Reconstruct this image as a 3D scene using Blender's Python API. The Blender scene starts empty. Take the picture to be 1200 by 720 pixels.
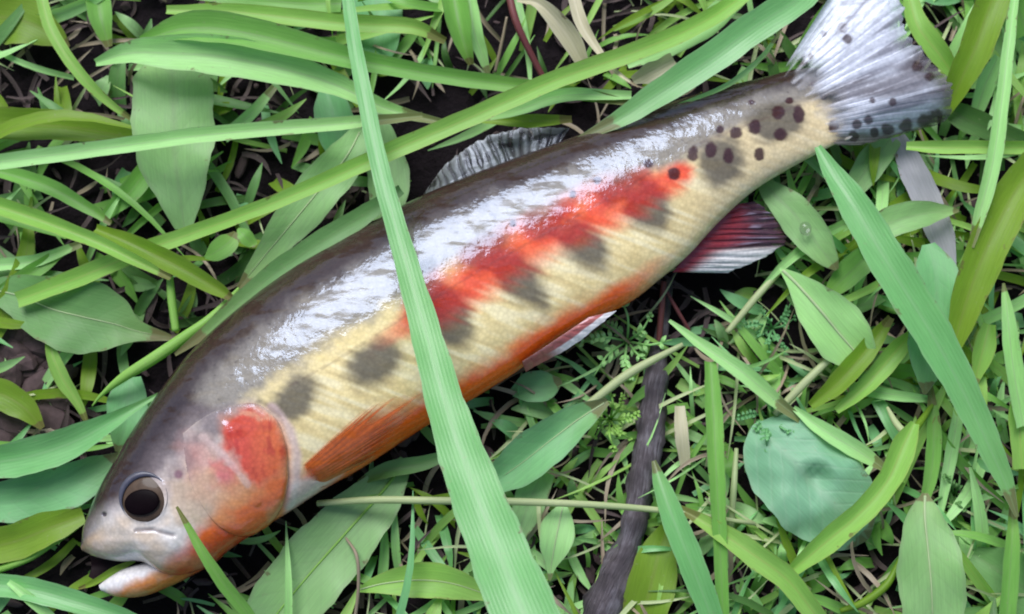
import bpy, bmesh, math, random
import numpy as np
from mathutils import Vector, Matrix, noise
from mathutils.bvhtree import BVHTree

random.seed(7)
rng = np.random.default_rng(7)
scene = bpy.context.scene
COL = scene.collection

# ------------------------------------------------------------------ camera
TILT = math.radians(11)
DIST = 0.36
LOOK = Vector((0, 0, 0.02))
FPX = 1200 * DIST / 0.26            # focal length in photo pixels
CAM = LOOK + Vector((0, -math.sin(TILT), math.cos(TILT))) * DIST
cam = bpy.data.cameras.new('camera')
cam.sensor_width = 36
cam.lens = 36 * FPX / 1200
cam.clip_start = 0.01
cam.clip_end = 200
cam.dof.use_dof = True
cam.dof.focus_distance = 0.335
cam.dof.aperture_fstop = 22
camo = bpy.data.objects.new('camera', cam)
COL.objects.link(camo)
camo.location = CAM
camo.rotation_euler = (TILT, 0, 0)
scene.camera = camo

# ------------------------------------------------------------------ light
SUN_DIR = Vector((-0.20, 0.59, 0.85)).normalized()     # towards the bright part of the cloud
el = math.asin(SUN_DIR.z)
az = math.atan2(SUN_DIR.x, SUN_DIR.y)
world = bpy.data.worlds.new('World')
scene.world = world
world.use_nodes = True
wn = world.node_tree.nodes
bg = wn['Background']
sky = wn.new('ShaderNodeTexSky')
sky.sky_type = 'NISHITA'
sky.sun_disc = False
sky.sun_elevation = el
sky.sun_rotation = az
sky.air_density = 1.0
sky.dust_density = 2.5
world.node_tree.links.new(sky.outputs[0], bg.inputs[0])
bg.inputs[1].default_value = 0.055
sl = bpy.data.lights.new('sun', 'SUN')
sl.energy = 1.5
sl.angle = math.radians(34)
sl.color = (0.93, 0.955, 1.0)
so = bpy.data.objects.new('sun', sl)
COL.objects.link(so)
so.rotation_euler = (-SUN_DIR).to_track_quat('-Z', 'Y').to_euler()
so.location = (0, 0, 3)
scene.view_settings.view_transform = 'Standard'
scene.view_settings.look = 'None'
scene.view_settings.gamma = 1
scene.view_settings.exposure = 1.3
scene.cycles.filter_width = 1.9
scene.cycles.max_bounces = 8
scene.cycles.transparent_max_bounces = 8

# ------------------------------------------------------------------ helpers
CT, ST = math.cos(TILT), math.sin(TILT)


def P(px, py, h):
    """photo pixel + height above the soil (mm) -> point of the place (m)"""
    x, y, z = (px - 600) / FPX, -(py - 360) / FPX, -1.0
    d = Vector((x, y * CT - z * ST, y * ST + z * CT))
    k = (h * 0.001 - CAM.z) / d.z
    return CAM + d * k


def Pn(px, py, h):
    """vectorised P"""
    x = (np.asarray(px, float) - 600) / FPX
    y = -(np.asarray(py, float) - 360) / FPX
    d = np.stack([x, y * CT + ST, y * ST - CT], -1)
    k = (np.asarray(h, float) * 0.001 - CAM.z) / d[..., 2]
    return np.array(CAM) + d * k[..., None]


def proj(pos):
    """point of the place -> photo pixel"""
    d = np.asarray(pos) - np.array(CAM)
    yy = d[..., 1] * CT + d[..., 2] * ST
    zz = -d[..., 1] * ST + d[..., 2] * CT
    return 600 + FPX * d[..., 0] / -zz, 360 - FPX * yy / -zz


MMPX = 0.26 / 1200 * 1000            # mm per pixel near the ground


def catmull(pts, n):
    """Catmull-Rom through rows of pts, n samples evenly spaced in index"""
    p = np.asarray(pts, float)
    if len(p) == 2:
        t = np.linspace(0, 1, n)[:, None]
        return p[0] * (1 - t) + p[1] * t
    p = np.vstack([2 * p[0] - p[1], p, 2 * p[-1] - p[-2]])
    m = len(p) - 3
    u = np.linspace(0, m - 1e-9, n)
    i = u.astype(int)
    f = (u - i)[:, None]
    a, b, c, d = p[i], p[i + 1], p[i + 2], p[i + 3]
    return 0.5 * (2 * b + (c - a) * f + (2 * a - 5 * b + 4 * c - d) * f ** 2 + (3 * b - a - 3 * c + d) * f ** 3)


def mesh_obj(name, verts, faces, mat, parent=None, smooth=True):
    me = bpy.data.meshes.new(name)
    me.from_pydata([tuple(v) for v in verts], [], faces)
    if mat:
        me.materials.append(mat)
    if smooth:
        me.polygons.foreach_set('use_smooth', [True] * len(me.polygons))
    o = bpy.data.objects.new(name, me)
    COL.objects.link(o)
    if parent:
        o.parent = parent
    return o


def tag(o, label, cat, group=None):
    o['label'] = label
    o['category'] = cat
    if group:
        o['group'] = group
    return o


def empty(name, loc=(0, 0, 0)):
    o = bpy.data.objects.new(name, None)
    o.empty_display_size = 0.01
    COL.objects.link(o)
    o.location = loc
    return o


def set_attr(me, name, arr, kind='FLOAT_VECTOR'):
    a = me.attributes.new(name, kind, 'POINT')
    if kind == 'FLOAT_COLOR':
        a.data.foreach_set('color', np.asarray(arr, np.float32).ravel())
    else:
        a.data.foreach_set('vector', np.asarray(arr, np.float32).ravel())


# ------------------------------------------------------------------ materials
def new_mat(name):
    m = bpy.data.materials.new(name)
    m.use_nodes = True
    nt = m.node_tree
    return m, nt, nt.nodes['Principled BSDF'], nt.nodes['Material Output']


def N(nt, t, **kw):
    n = nt.nodes.new(t)
    for k, v in kw.items():
        setattr(n, k, v)
    return n


def mixc(nt, fac, a, b, mode='MIX'):
    n = N(nt, 'ShaderNodeMix', data_type='RGBA', blend_type=mode)
    for s, v in ((n.inputs[0], fac), (n.inputs[6], a), (n.inputs[7], b)):
        if isinstance(v, bpy.types.NodeSocket):
            nt.links.new(v, s)
        elif isinstance(v, (int, float)):
            s.default_value = v
        else:
            s.default_value = (*v, 1) if len(v) == 3 else v
    return n.outputs[2]


def math_n(nt, op, a, b=None, c=None, clamp=False):
    n = N(nt, 'ShaderNodeMath', operation=op, use_clamp=clamp)
    for s, v in zip(n.inputs, (a, b, c)):
        if v is None:
            continue
        if isinstance(v, bpy.types.NodeSocket):
            nt.links.new(v, s)
        else:
            s.default_value = v
    return n.outputs[0]


def ramp(nt, fac, stops):
    r = N(nt, 'ShaderNodeValToRGB')
    e = r.color_ramp.elements
    while len(e) < len(stops):
        e.new(0.5)
    for i, (p, c) in enumerate(stops):
        e[i].position = p
        e[i].color = (*c, 1) if len(c) == 3 else c
    nt.links.new(fac, r.inputs[0])
    return r.outputs[0]


def noise_n(nt, vec, scale, detail=3, rough=0.55):
    n = N(nt, 'ShaderNodeTexNoise')
    n.inputs['Scale'].default_value = scale
    n.inputs['Detail'].default_value = detail
    n.inputs['Roughness'].default_value = rough
    if vec is not None:
        nt.links.new(vec, n.inputs['Vector'])
    return n.outputs[0]


def leaf_mat(name, base, alt, vein=(0.2, 0.3, 0.12), trans=0.3, rough=0.42, rib=0.5, line=0.5, spec=0.28, blotch=0.6, side=0.0):
    """green blade: pigment drifts between base and alt, parallel veins with relief, paler midrib"""
    m, nt, b, out = new_mat(name)
    at = N(nt, 'ShaderNodeAttribute', attribute_name='lc')
    sep = N(nt, 'ShaderNodeSeparateXYZ')
    nt.links.new(at.outputs['Vector'], sep.inputs[0])
    geo = N(nt, 'ShaderNodeNewGeometry')
    info = N(nt, 'ShaderNodeObjectInfo')
    n1 = noise_n(nt, geo.outputs['Position'], 55, 3)
    f1 = math_n(nt, 'MULTIPLY_ADD', n1, 2.4, -0.75, True)
    f1 = math_n(nt, 'MULTIPLY', f1, blotch)
    f1 = math_n(nt, 'MULTIPLY_ADD', info.outputs['Random'], 0.4, f1, True)
    col = mixc(nt, f1, base, alt)
    # parallel veins
    w = math_n(nt, 'MULTIPLY', sep.outputs[1], 7.5)
    s = math_n(nt, 'SINE', w)
    s = math_n(nt, 'MULTIPLY_ADD', s, 0.5, 0.5)
    lf = math_n(nt, 'MULTIPLY', s, 0.10 * line)
    col = mixc(nt, lf, col, vein)
    # stretched fibre noise
    mp = N(nt, 'ShaderNodeMapping')
    mp.inputs['Scale'].default_value = (0.12, 2.2, 1)
    nt.links.new(at.outputs['Vector'], mp.inputs[0])
    n2 = noise_n(nt, mp.outputs[0], 1.3, 4, 0.6)
    d = math_n(nt, 'MULTIPLY_ADD', n2, 0.5, 0.95)
    col = mixc(nt, 1.0, col, d, 'MULTIPLY')
    sep2 = N(nt, 'ShaderNodeSeparateXYZ')
    at2 = N(nt, 'ShaderNodeAttribute', attribute_name='ln')
    nt.links.new(at2.outputs['Vector'], sep2.inputs[0])
    # old brown tips and yellowing towards them
    nt_ = noise_n(nt, geo.outputs['Position'], 260, 3, 0.6)
    tip = math_n(nt, 'ADD', sep2.outputs[0], math_n(nt, 'MULTIPLY', nt_, 0.14))
    tip = math_n(nt, 'ADD', tip, math_n(nt, 'MULTIPLY', info.outputs['Random'], 0.10))
    tb = ramp(nt, tip, [(0.985, (0, 0, 0)), (1.0, (1, 1, 1))])
    ty = math_n(nt, 'MULTIPLY_ADD', tip, 1.6, -1.1, True)
    col = mixc(nt, math_n(nt, 'MULTIPLY', ty, 0.3), col, (0.30, 0.30, 0.05))
    # brown bites along the margin
    nb_ = noise_n(nt, geo.outputs['Position'], 170, 4, 0.65)
    eg = math_n(nt, 'ADD', math_n(nt, 'MULTIPLY', math_n(nt, 'ABSOLUTE', sep.outputs[2]), 0.35), nb_)
    eb = ramp(nt, eg, [(0.93, (0, 0, 0)), (0.98, (1, 1, 1))])
    col = mixc(nt, math_n(nt, 'MULTIPLY', math_n(nt, 'MAXIMUM', tb, eb), 0.75), col, (0.16, 0.11, 0.05))
    # side veins running out from the midrib
    sv = math_n(nt, 'MULTIPLY_ADD', math_n(nt, 'ABSOLUTE', sep.outputs[1]), -1.15, sep.outputs[0])
    sv = math_n(nt, 'MULTIPLY_ADD', nb_, 1.4, sv)
    sv = math_n(nt, 'POWER', math_n(nt, 'MULTIPLY_ADD', math_n(nt, 'SINE', math_n(nt, 'MULTIPLY', sv, 1.35)), 0.5, 0.5), 9.0)
    col = mixc(nt, math_n(nt, 'MULTIPLY', sv, 0.30 * side), col, vein)
    # midrib
    ab = math_n(nt, 'ABSOLUTE', sep.outputs[2])
    r1 = ramp(nt, ab, [(0.0, (1, 1, 1)), (0.13, (0, 0, 0))])
    r2 = ramp(nt, ab, [(0.84, (0, 0, 0)), (0.97, (1, 1, 1))])
    col = mixc(nt, math_n(nt, 'MULTIPLY', r2, 0.4), col, vein)
    col = mixc(nt, math_n(nt, 'MULTIPLY', r1, rib), col, vein)
    # small flecks of wear and dust
    n3 = noise_n(nt, geo.outputs['Position'], 900, 2, 0.6)
    fl = ramp(nt, n3, [(0.66, (0, 0, 0)), (0.74, (1, 1, 1))])
    col = mixc(nt, math_n(nt, 'MULTIPLY', fl, 0.25), col, (0.32, 0.33, 0.2))
    nt.links.new(col, b.inputs['Base Color'])
    rr = math_n(nt, 'MULTIPLY_ADD', n2, 0.3, rough - 0.12)
    nt.links.new(rr, b.inputs['Roughness'])
    b.inputs['Specular IOR Level'].default_value = spec
    bump = N(nt, 'ShaderNodeBump')
    bump.inputs['Strength'].default_value = 0.35
    bump.inputs['Distance'].default_value = 0.00007
    hh = math_n(nt, 'MULTIPLY_ADD', n2, 1.5, math_n(nt, 'MULTIPLY_ADD', sv, -2.5 * side, math_n(nt, 'MULTIPLY', s, line)))
    nt.links.new(hh, bump.inputs['Height'])
    nt.links.new(bump.outputs[0], b.inputs['Normal'])
    tr = N(nt, 'ShaderNodeBsdfTranslucent')
    tc = mixc(nt, 1.0, col, (1.25, 1.3, 0.55), 'MULTIPLY')
    nt.links.new(tc, tr.inputs[0])
    mx = N(nt, 'ShaderNodeMixShader')
    mx.inputs[0].default_value = trans
    nt.links.new(b.outputs[0], mx.inputs[1])
    nt.links.new(tr.outputs[0], mx.inputs[2])
    nt.links.new(mx.outputs[0], out.inputs[0])
    return m


M = {}
M['bluegreen'] = leaf_mat('bluegreen_blade', spec=0.5, rough=0.36, base=(0.130, 0.365, 0.112), alt=(0.180, 0.422, 0.152), vein=(0.27, 0.45, 0.23), rib=0.35, line=0.75)
M['pale'] = leaf_mat('pale_blade', (0.284, 0.564, 0.169), (0.332, 0.581, 0.240), (0.33, 0.45, 0.24))
M['green'] = leaf_mat('green_blade', (0.125, 0.316, 0.055), (0.184, 0.384, 0.083), (0.2, 0.32, 0.12))
M['yellow'] = leaf_mat('yellowgreen_blade', (0.209, 0.424, 0.072), (0.275, 0.473, 0.121), (0.36, 0.42, 0.12), trans=0.35)
M['olive'] = leaf_mat('olive_blade', (0.124, 0.239, 0.019), (0.182, 0.295, 0.026), (0.22, 0.28, 0.06), trans=0.35)
M['dark'] = leaf_mat('dark_blade', (0.043, 0.122, 0.026), (0.072, 0.157, 0.039), (0.09, 0.15, 0.05))
M['broad'] = leaf_mat('broad_leaf_skin', (0.197, 0.382, 0.127), (0.266, 0.448, 0.196), (0.24, 0.32, 0.17), rib=0.35, line=0.25, side=0.3)
M['broadmid'] = leaf_mat('broad_leaf_mid', (0.111, 0.256, 0.073), (0.149, 0.296, 0.104), (0.17, 0.26, 0.11), rib=0.4, line=0.25, side=0.3)
M['teal'] = leaf_mat('teal_leaf', (0.116, 0.328, 0.122), (0.198, 0.431, 0.191), (0.2, 0.33, 0.2), rib=0.2, line=0.2, side=0.3)
M['crumpled'] = leaf_mat('crumpled_leaf_skin', (0.15, 0.36, 0.20), (0.24, 0.44, 0.28), (0.32, 0.5, 0.34), rib=0.5, line=0.1, side=0.9)
M['rib'] = leaf_mat('pale_rib', (0.36, 0.46, 0.24), (0.42, 0.5, 0.3), (0.5, 0.55, 0.4), rib=0, line=0.1)
M['stalkpale'] = leaf_mat('pale_stalk', (0.34, 0.42, 0.2), (0.42, 0.46, 0.26), (0.5, 0.52, 0.36), rib=0, line=0.3)
M['cream'] = leaf_mat('cream_dry_leaf', (0.46, 0.42, 0.30), (0.38, 0.36, 0.22), (0.55, 0.5, 0.4), rib=0.2, line=1, trans=0.2)
M['lilac'] = leaf_mat('lilac_dry_leaf', (0.26, 0.25, 0.29), (0.34, 0.33, 0.36), (0.42, 0.4, 0.44), rib=0.1, line=1, trans=0.15)
M['maroon'] = leaf_mat('maroon_stem', (0.10, 0.025, 0.03), (0.15, 0.05, 0.045), (0.2, 0.09, 0.08), rib=0, line=0.8, trans=0.0)
M['tan'] = leaf_mat('tan_dry_grass', (0.20, 0.155, 0.10), (0.28, 0.23, 0.17), (0.34, 0.28, 0.22), rib=0, line=1, trans=0.1)
M['litter'] = leaf_mat('brown_litter', (0.045, 0.03, 0.03), (0.09, 0.065, 0.065), (0.13, 0.1, 0.1), rib=0, line=1, trans=0.0, rough=0.7, spec=0.25)

# soil
m, nt, b, out = new_mat('dark_soil')
geo = N(nt, 'ShaderNodeNewGeometry')
n1 = noise_n(nt, geo.outputs['Position'], 90, 6, 0.65)
n2 = noise_n(nt, geo.outputs['Position'], 600, 5, 0.65)
c1 = ramp(nt, n1, [(0.3, (0.004, 0.0025, 0.004)), (0.55, (0.008, 0.005, 0.007)), (0.75, (0.022, 0.015, 0.018))])
c2 = mixc(nt, math_n(nt, 'MULTIPLY', n2, 0.6), c1, (0.018, 0.013, 0.016))
ln = N(nt, 'ShaderNodeVectorMath', operation='LENGTH')
nt.links.new(geo.outputs['Position'], ln.inputs[0])
far = math_n(nt, 'MULTIPLY_ADD', ln.outputs['Value'], 2.5, -1.2, True)
nf = noise_n(nt, geo.outputs['Position'], 25, 6, 0.7)
fg = mixc(nt, nf, (0.03, 0.07, 0.015), (0.1, 0.17, 0.05))
c3 = mixc(nt, math_n(nt, 'MULTIPLY', far, 0.85), c2, fg)
nt.links.new(c3, b.inputs['Base Color'])
b.inputs['Roughness'].default_value = 0.75
b.inputs['Specular IOR Level'].default_value = 0.1
bump = N(nt, 'ShaderNodeBump')
bump.inputs['Distance'].default_value = 0.0012
nt.links.new(math_n(nt, 'ADD', n1, n2), bump.inputs['Height'])
nt.links.new(bump.outputs[0], b.inputs['Normal'])
M['soil'] = m

# bark of the fallen twig
m, nt, b, out = new_mat('twig_bark')
at = N(nt, 'ShaderNodeAttribute', attribute_name='lc')
mp = N(nt, 'ShaderNodeMapping')
mp.inputs['Scale'].default_value = (0.10, 1.3, 1.3)
nt.links.new(at.outputs['Vector'], mp.inputs[0])
n1 = noise_n(nt, mp.outputs[0], 2.2, 6, 0.7)
n2 = noise_n(nt, at.outputs['Vector'], 0.12, 3, 0.6)
c = ramp(nt, math_n(nt, 'ADD', math_n(nt, 'MULTIPLY', n1, 0.55), math_n(nt, 'MULTIPLY', n2, 0.55)),
         [(0.4, (0.02, 0.014, 0.018)), (0.55, (0.075, 0.06, 0.07)), (0.72, (0.22, 0.2, 0.23))])
nt.links.new(c, b.inputs['Base Color'])
b.inputs['Roughness'].default_value = 0.65
bump = N(nt, 'ShaderNodeBump')
bump.inputs['Distance'].default_value = 0.0006
nt.links.new(n1, bump.inputs['Height'])
nt.links.new(bump.outputs[0], b.inputs['Normal'])
M['bark'] = m


def fish_mat(name, rough=0.13, coat=0.22, coat_rough=0.07, scale_bump=0.8, metal=0.0, spec=0.5, trans=0.0, nscale=420):
    m, nt, b, out = new_mat(name)
    at = N(nt, 'ShaderNodeAttribute', attribute_name='pigment')
    geo = N(nt, 'ShaderNodeNewGeometry')
    n1 = noise_n(nt, geo.outputs['Position'], 320, 4, 0.6)
    vs = N(nt, 'ShaderNodeTexVoronoi', feature='F1')
    vs.inputs['Scale'].default_value = 1050
    nt.links.new(geo.outputs['Position'], vs.inputs['Vector'])
    d = math_n(nt, 'MULTIPLY_ADD', n1, 0.35, 0.96)
    d = math_n(nt, 'MULTIPLY_ADD', vs.outputs['Distance'], -0.28, d)
    col = mixc(nt, 1.0, at.outputs['Color'], d, 'MULTIPLY')
    nt.links.new(col, b.inputs['Base Color'])
    b.inputs['Roughness'].default_value = rough
    b.inputs['Metallic'].default_value = metal
    b.inputs['Specular IOR Level'].default_value = spec
    mp = N(nt, 'ShaderNodeMapping')
    mp.inputs['Rotation'].default_value = (0, 0, math.radians(-30))
    mp.inputs['Scale'].default_value = (0.28, 1.0, 1.0)
    nt.links.new(geo.outputs['Position'], mp.inputs[0])
    nw = noise_n(nt, mp.outputs[0], 330, 5, 0.62)
    wet = ramp(nt, nw, [(0.40, (0.15, 0.15, 0.15)), (0.49, (1, 1, 1))])
    nt.links.new(math_n(nt, 'MULTIPLY', wet, coat), b.inputs['Coat Weight'])
    nt.links.new(math_n(nt, 'MULTIPLY', wet, spec), b.inputs['Specular IOR Level'])
    b.inputs['Specular Tint'].default_value = (0.58, 0.72, 1.0, 1)
    b.inputs['Coat IOR'].default_value = 1.5
    b.inputs['Coat Roughness'].default_value = coat_rough
    # scale relief: tiny cells, and a looser wrinkle
    v = N(nt, 'ShaderNodeTexVoronoi', feature='F1')
    v.inputs['Scale'].default_value = 1500
    nt.links.new(geo.outputs['Position'], v.inputs['Vector'])
    n2 = noise_n(nt, geo.outputs['Position'], nscale, 2, 0.5)
    h = math_n(nt, 'MULTIPLY_ADD', v.outputs['Distance'], -0.12, n2)
    bump = N(nt, 'ShaderNodeBump')
    bump.inputs['Strength'].default_value = 0.6
    bump.inputs['Distance'].default_value = 0.00026 * scale_bump
    nt.links.new(h, bump.inputs['Height'])
    nt.links.new(bump.outputs[0], b.inputs['Normal'])
    nt.links.new(bump.outputs[0], b.inputs['Coat Normal'])
    if trans > 0:
        tr = N(nt, 'ShaderNodeBsdfTranslucent')
        nt.links.new(col, tr.inputs[0])
        mx = N(nt, 'ShaderNodeMixShader')
        mx.inputs[0].default_value = trans
        nt.links.new(b.outputs[0], mx.inputs[1])
        nt.links.new(tr.outputs[0], mx.inputs[2])
        tp = N(nt, 'ShaderNodeBsdfTransparent')
        m2 = N(nt, 'ShaderNodeMixShader')
        nt.links.new(at.outputs['Alpha'], m2.inputs[0])
        nt.links.new(tp.outputs[0], m2.inputs[1])
        nt.links.new(mx.outputs[0], m2.inputs[2])
        nt.links.new(m2.outputs[0], out.inputs[0])
    else:
        b.inputs['Subsurface Weight'].default_value = 0.0
    return m


M['skin'] = fish_mat('trout_skin')
M['fin'] = fish_mat('trout_fin', rough=0.3, coat=0.6, coat_rough=0.25, scale_bump=0.5, trans=0.2, nscale=600)


def plain_mat(name, col, rough=0.4, coat=0.0, spec=0.5):
    m, nt, b, out = new_mat(name)
    geo = N(nt, 'ShaderNodeNewGeometry')
    n1 = noise_n(nt, geo.outputs['Position'], 700, 3)
    d = math_n(nt, 'MULTIPLY_ADD', n1, 0.8, 0.6)
    nt.links.new(mixc(nt, 1.0, col, d, 'MULTIPLY'), b.inputs['Base Color'])
    b.inputs['Roughness'].default_value = rough
    b.inputs['Specular IOR Level'].default_value = spec
    b.inputs['Coat Weight'].default_value = coat
    b.inputs['Coat Roughness'].default_value = 0.06
    return m


M['pupil'] = plain_mat('pupil_black', (0.004, 0.002, 0.003), 0.4, 0.0, 0.03)
M['iris'] = plain_mat('iris_brown', (0.075, 0.05, 0.035), 0.35, 0.15, 0.08)
M['eyerim'] = plain_mat('eye_rim_blue', (0.055, 0.055, 0.08), 0.45, 0.15)
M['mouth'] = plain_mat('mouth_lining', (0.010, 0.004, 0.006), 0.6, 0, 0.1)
M['chip'] = plain_mat('bark_chip', (0.075, 0.05, 0.052), 0.8, 0, 0.2)
m, nt, b, out = new_mat('water_drop')
b.inputs['Transmission Weight'].default_value = 1
b.inputs['Roughness'].default_value = 0.0
b.inputs['IOR'].default_value = 1.33
M['water'] = m


# ------------------------------------------------------------------ plant builders
def ribbon_data(pts, fold=0.25, roll=0.0, n=26, m=7, jitter=0.0, wave=0.0, twist=0.0):
    c = catmull(pts, n)
    c[:, 3] = np.maximum(c[:, 3], 0.4)
    pos = Pn(c[:, 0], c[:, 1], c[:, 2])
    T = np.gradient(pos, axis=0)
    T /= np.linalg.norm(T, axis=1, keepdims=True) + 1e-12
    view = np.array(CAM) - pos
    depth = np.linalg.norm(view, axis=1)
    view /= depth[:, None]
    up = np.tile(np.array([[0, 0, 1.0]]), (n, 1))
    ref = 0.5 * view + 0.5 * up
    S = np.cross(T, ref)
    S /= np.linalg.norm(S, axis=1, keepdims=True) + 1e-12
    Nn = np.cross(S, T)
    a = roll + twist * np.linspace(-0.5, 0.5, n)
    S, Nn = (S * np.cos(a)[:, None] + Nn * np.sin(a)[:, None]), (-S * np.sin(a)[:, None] + Nn * np.cos(a)[:, None])
    hw = c[:, 3] * depth / FPX * 0.5
    ts = np.linspace(-1, 1, m)
    al = np.concatenate([[0], np.cumsum(np.linalg.norm(np.diff(pos, axis=0), axis=1))]) * 1000
    ph = random.random() * 6
    V = np.zeros((n, m, 3))
    LC = np.zeros((n, m, 3))
    for j, t in enumerate(ts):
        k = hw * t
        if jitter:
            k = k * (1 + jitter * (0.7 * np.sin(al * 0.45 + ph + (3 if t > 0 else 0)) + 0.4 * np.sin(al * 1.1 + 2 * ph + t)) * abs(t))
        lift = fold * hw * (abs(t) ** 1.4 - 0.4)
        if wave:
            lift = lift + wave * hw * np.sin(al * 0.35 + ph + t * 1.2) * abs(t)
        V[:, j] = pos + S * k[:, None] + Nn * lift[:, None]
        LC[:, j, 0] = al
        LC[:, j, 1] = k * 1000
        LC[:, j, 2] = t
    F = []
    for i in range(n - 1):
        for j in range(m - 1):
            q = i * m + j
            F.append((q, q + 1, q + m + 1, q + m))
    return V.reshape(-1, 3), F, LC.reshape(-1, 3), pos, Nn, hw


def ribbon(name, pts, mat, label=None, cat=None, group=None, parent=None, **kw):
    V, F, LC, pos, Nn, hw = ribbon_data(pts, **kw)
    o = mesh_obj(name, V, F, M[mat], parent)
    set_attr(o.data, 'lc', LC)
    nn = len(pos)
    mm = len(V) // nn
    LN = np.zeros((nn, mm, 3))
    LN[:, :, 0] = np.linspace(0, 1, nn)[:, None]
    if pts[-1][3] > 9:
        LN[:, :, 0] = LN[::-1, :, 0] * (pts[0][3] < 9)
    set_attr(o.data, 'ln', LN.reshape(-1, 3))
    if label:
        tag(o, label, cat, group)
    o_pos[o.name] = (pos, Nn, hw)
    return o


o_pos = {}


def tube_data(pos, rad, sides=8, rough=0.0, seed=0):
    pos = np.asarray(pos)
    n = len(pos)
    T = np.gradient(pos, axis=0)
    T /= np.linalg.norm(T, axis=1, keepdims=True) + 1e-12
    up = np.array([0.13, 0.21, 0.97])
    S = np.cross(T, up)
    S /= np.linalg.norm(S, axis=1, keepdims=True) + 1e-12
    U = np.cross(S, T)
    al = np.concatenate([[0], np.cumsum(np.linalg.norm(np.diff(pos, axis=0), axis=1))]) * 1000
    V, LC = [], []
    for i in range(n):
        for k in range(sides):
            a = 2 * math.pi * k / sides
            r = rad[i]
            if rough:
                p = Vector((al[i] * 0.12 + seed, math.cos(a) * 1.1, math.sin(a) * 1.1))
                r *= 1 + rough * noise.noise(p * 1.3) + 0.5 * rough * noise.noise(p * 4)
            V.append(pos[i] + (S[i] * math.cos(a) + U[i] * math.sin(a)) * r)
            LC.append((al[i], a / 6.283 * rad[i] * 6283, 0.6))
    F = []
    for i in range(n - 1):
        for k in range(sides):
            k2 = (k + 1) % sides
            F.append((i * sides + k, i * sides + k2, (i + 1) * sides + k2, (i + 1) * sides + k))
    F.append(tuple(range(sides))[::-1])
    F.append(tuple((n - 1) * sides + k for k in range(sides)))
    return V, F, LC


def tube(name, pts, mat, label=None, cat=None, group=None, parent=None, n=24, sides=8, rough=0.0):
    """pts rows: px, py, height mm, diameter px"""
    c = catmull(pts, n)
    pos = Pn(c[:, 0], c[:, 1], c[:, 2])
    rad = np.maximum(c[:, 3], 0.5) * 0.5 * MMPX * 0.001
    V, F, LC = tube_data(pos, rad, sides, rough, random.random() * 50)
    o = mesh_obj(name, V, F, M[mat], parent)
    set_attr(o.data, 'lc', LC)
    if label:
        tag(o, label, cat, group)
    return o


def midrib(leaf, mat='rib', r=0.00022, i0=0.03, i1=0.95):
    pos, Nn, hw = o_pos[leaf.name]
    n = len(pos)
    a, b_ = int(n * i0), max(int(n * i1), 4)
    p = pos[a:b_] + Nn[a:b_] * (0.00012 - 0.0 * hw[a:b_, None])
    # the leaf's own centre line is lowered by the fold; follow it
    p = p + Nn[a:b_] * (-leaf.get('fold_drop', 0.0) * hw[a:b_, None])
    rad = np.linspace(r * 1.5, r * 0.4, len(p))
    V, F, LC = tube_data(p, rad, 6)
    o = mesh_obj('midrib', V, F, M[mat], leaf)
    set_attr(o.data, 'lc', LC)
    return o


GB = 'grass blades around the trout'
GL = 'broad leaves in the grass'
GS = 'stalks and stems among the grass'


def blade(label, mat, pts, **kw):
    kw.setdefault('twist', random.uniform(-0.5, 0.5))
    kw.setdefault('jitter', 0.05)
    kw['fold'] = kw.get('fold', 0.25) * 1.45
    kw.setdefault('wave', 0.07)
    return ribbon('grass_blade', pts, mat, label, 'grass blade', GB, **kw)


def leaf(label, mat, pts, rib=True, ribmat='rib', name='broad_leaf', cat='leaf', r=0.00022, **kw):
    kw.setdefault('fold', 0.18)
    kw.setdefault('m', 13)
    kw.setdefault('jitter', 0.04)
    kw.setdefault('wave', 0.12)
    kw.setdefault('n', 34)
    o = ribbon(name, pts, mat, label, cat, GL, **kw)
    if rib:
        pos, Nn, hw = o_pos[o.name]
        f = kw['fold'] * 0.4
        n = len(pos)
        a, b_ = 1, max(int(n * 0.93), 4)
        p = pos[a:b_] + Nn[a:b_] * (0.0001 - f * hw[a:b_, None])
        rad = np.linspace(r * 1.5, r * 0.4, len(p))
        V, F, LC = tube_data(p, rad, 6)
        c = mesh_obj('midrib', V, F, M[ribmat], o)
        set_attr(c.data, 'lc', LC)
    return o


def stalk(label, mat, pts, name='plant_stalk', cat='stalk', **kw):
    return tube(name, pts, mat, label, cat, GS, **kw)


# ------------------------------------------------------------------ ground
def ground():
    core = np.linspace(-0.3, 0.3, 300)
    outer = 0.3 * np.power(20 / 0.3, np.linspace(0, 1, 26))[1:]
    xs = np.concatenate([-outer[::-1], core, outer])
    n = len(xs)
    X, Y = np.meshgrid(xs, xs)
    Z = np.zeros_like(X)
    for i in range(n):
        for j in range(n):
            x, y = X[i, j], Y[i, j]
            if abs(x) < 0.31 and abs(y) < 0.31:
                v = Vector((x, y, 0))
                Z[i, j] = 0.0035 * noise.noise(v * 35) + 0.0022 * abs(noise.noise(v * 110)) + 0.0013 * noise.noise(v * 260) - 0.001
            else:
                Z[i, j] = -0.001
    V = np.stack([X, Y, Z], -1).reshape(-1, 3)
    F = [(i * n + j, i * n + j + 1, (i + 1) * n + j + 1, (i + 1) * n + j) for i in range(n - 1) for j in range(n - 1)]
    o = mesh_obj('ground', V, F, M['soil'])
    o['kind'] = 'structure'


ground()

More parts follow.
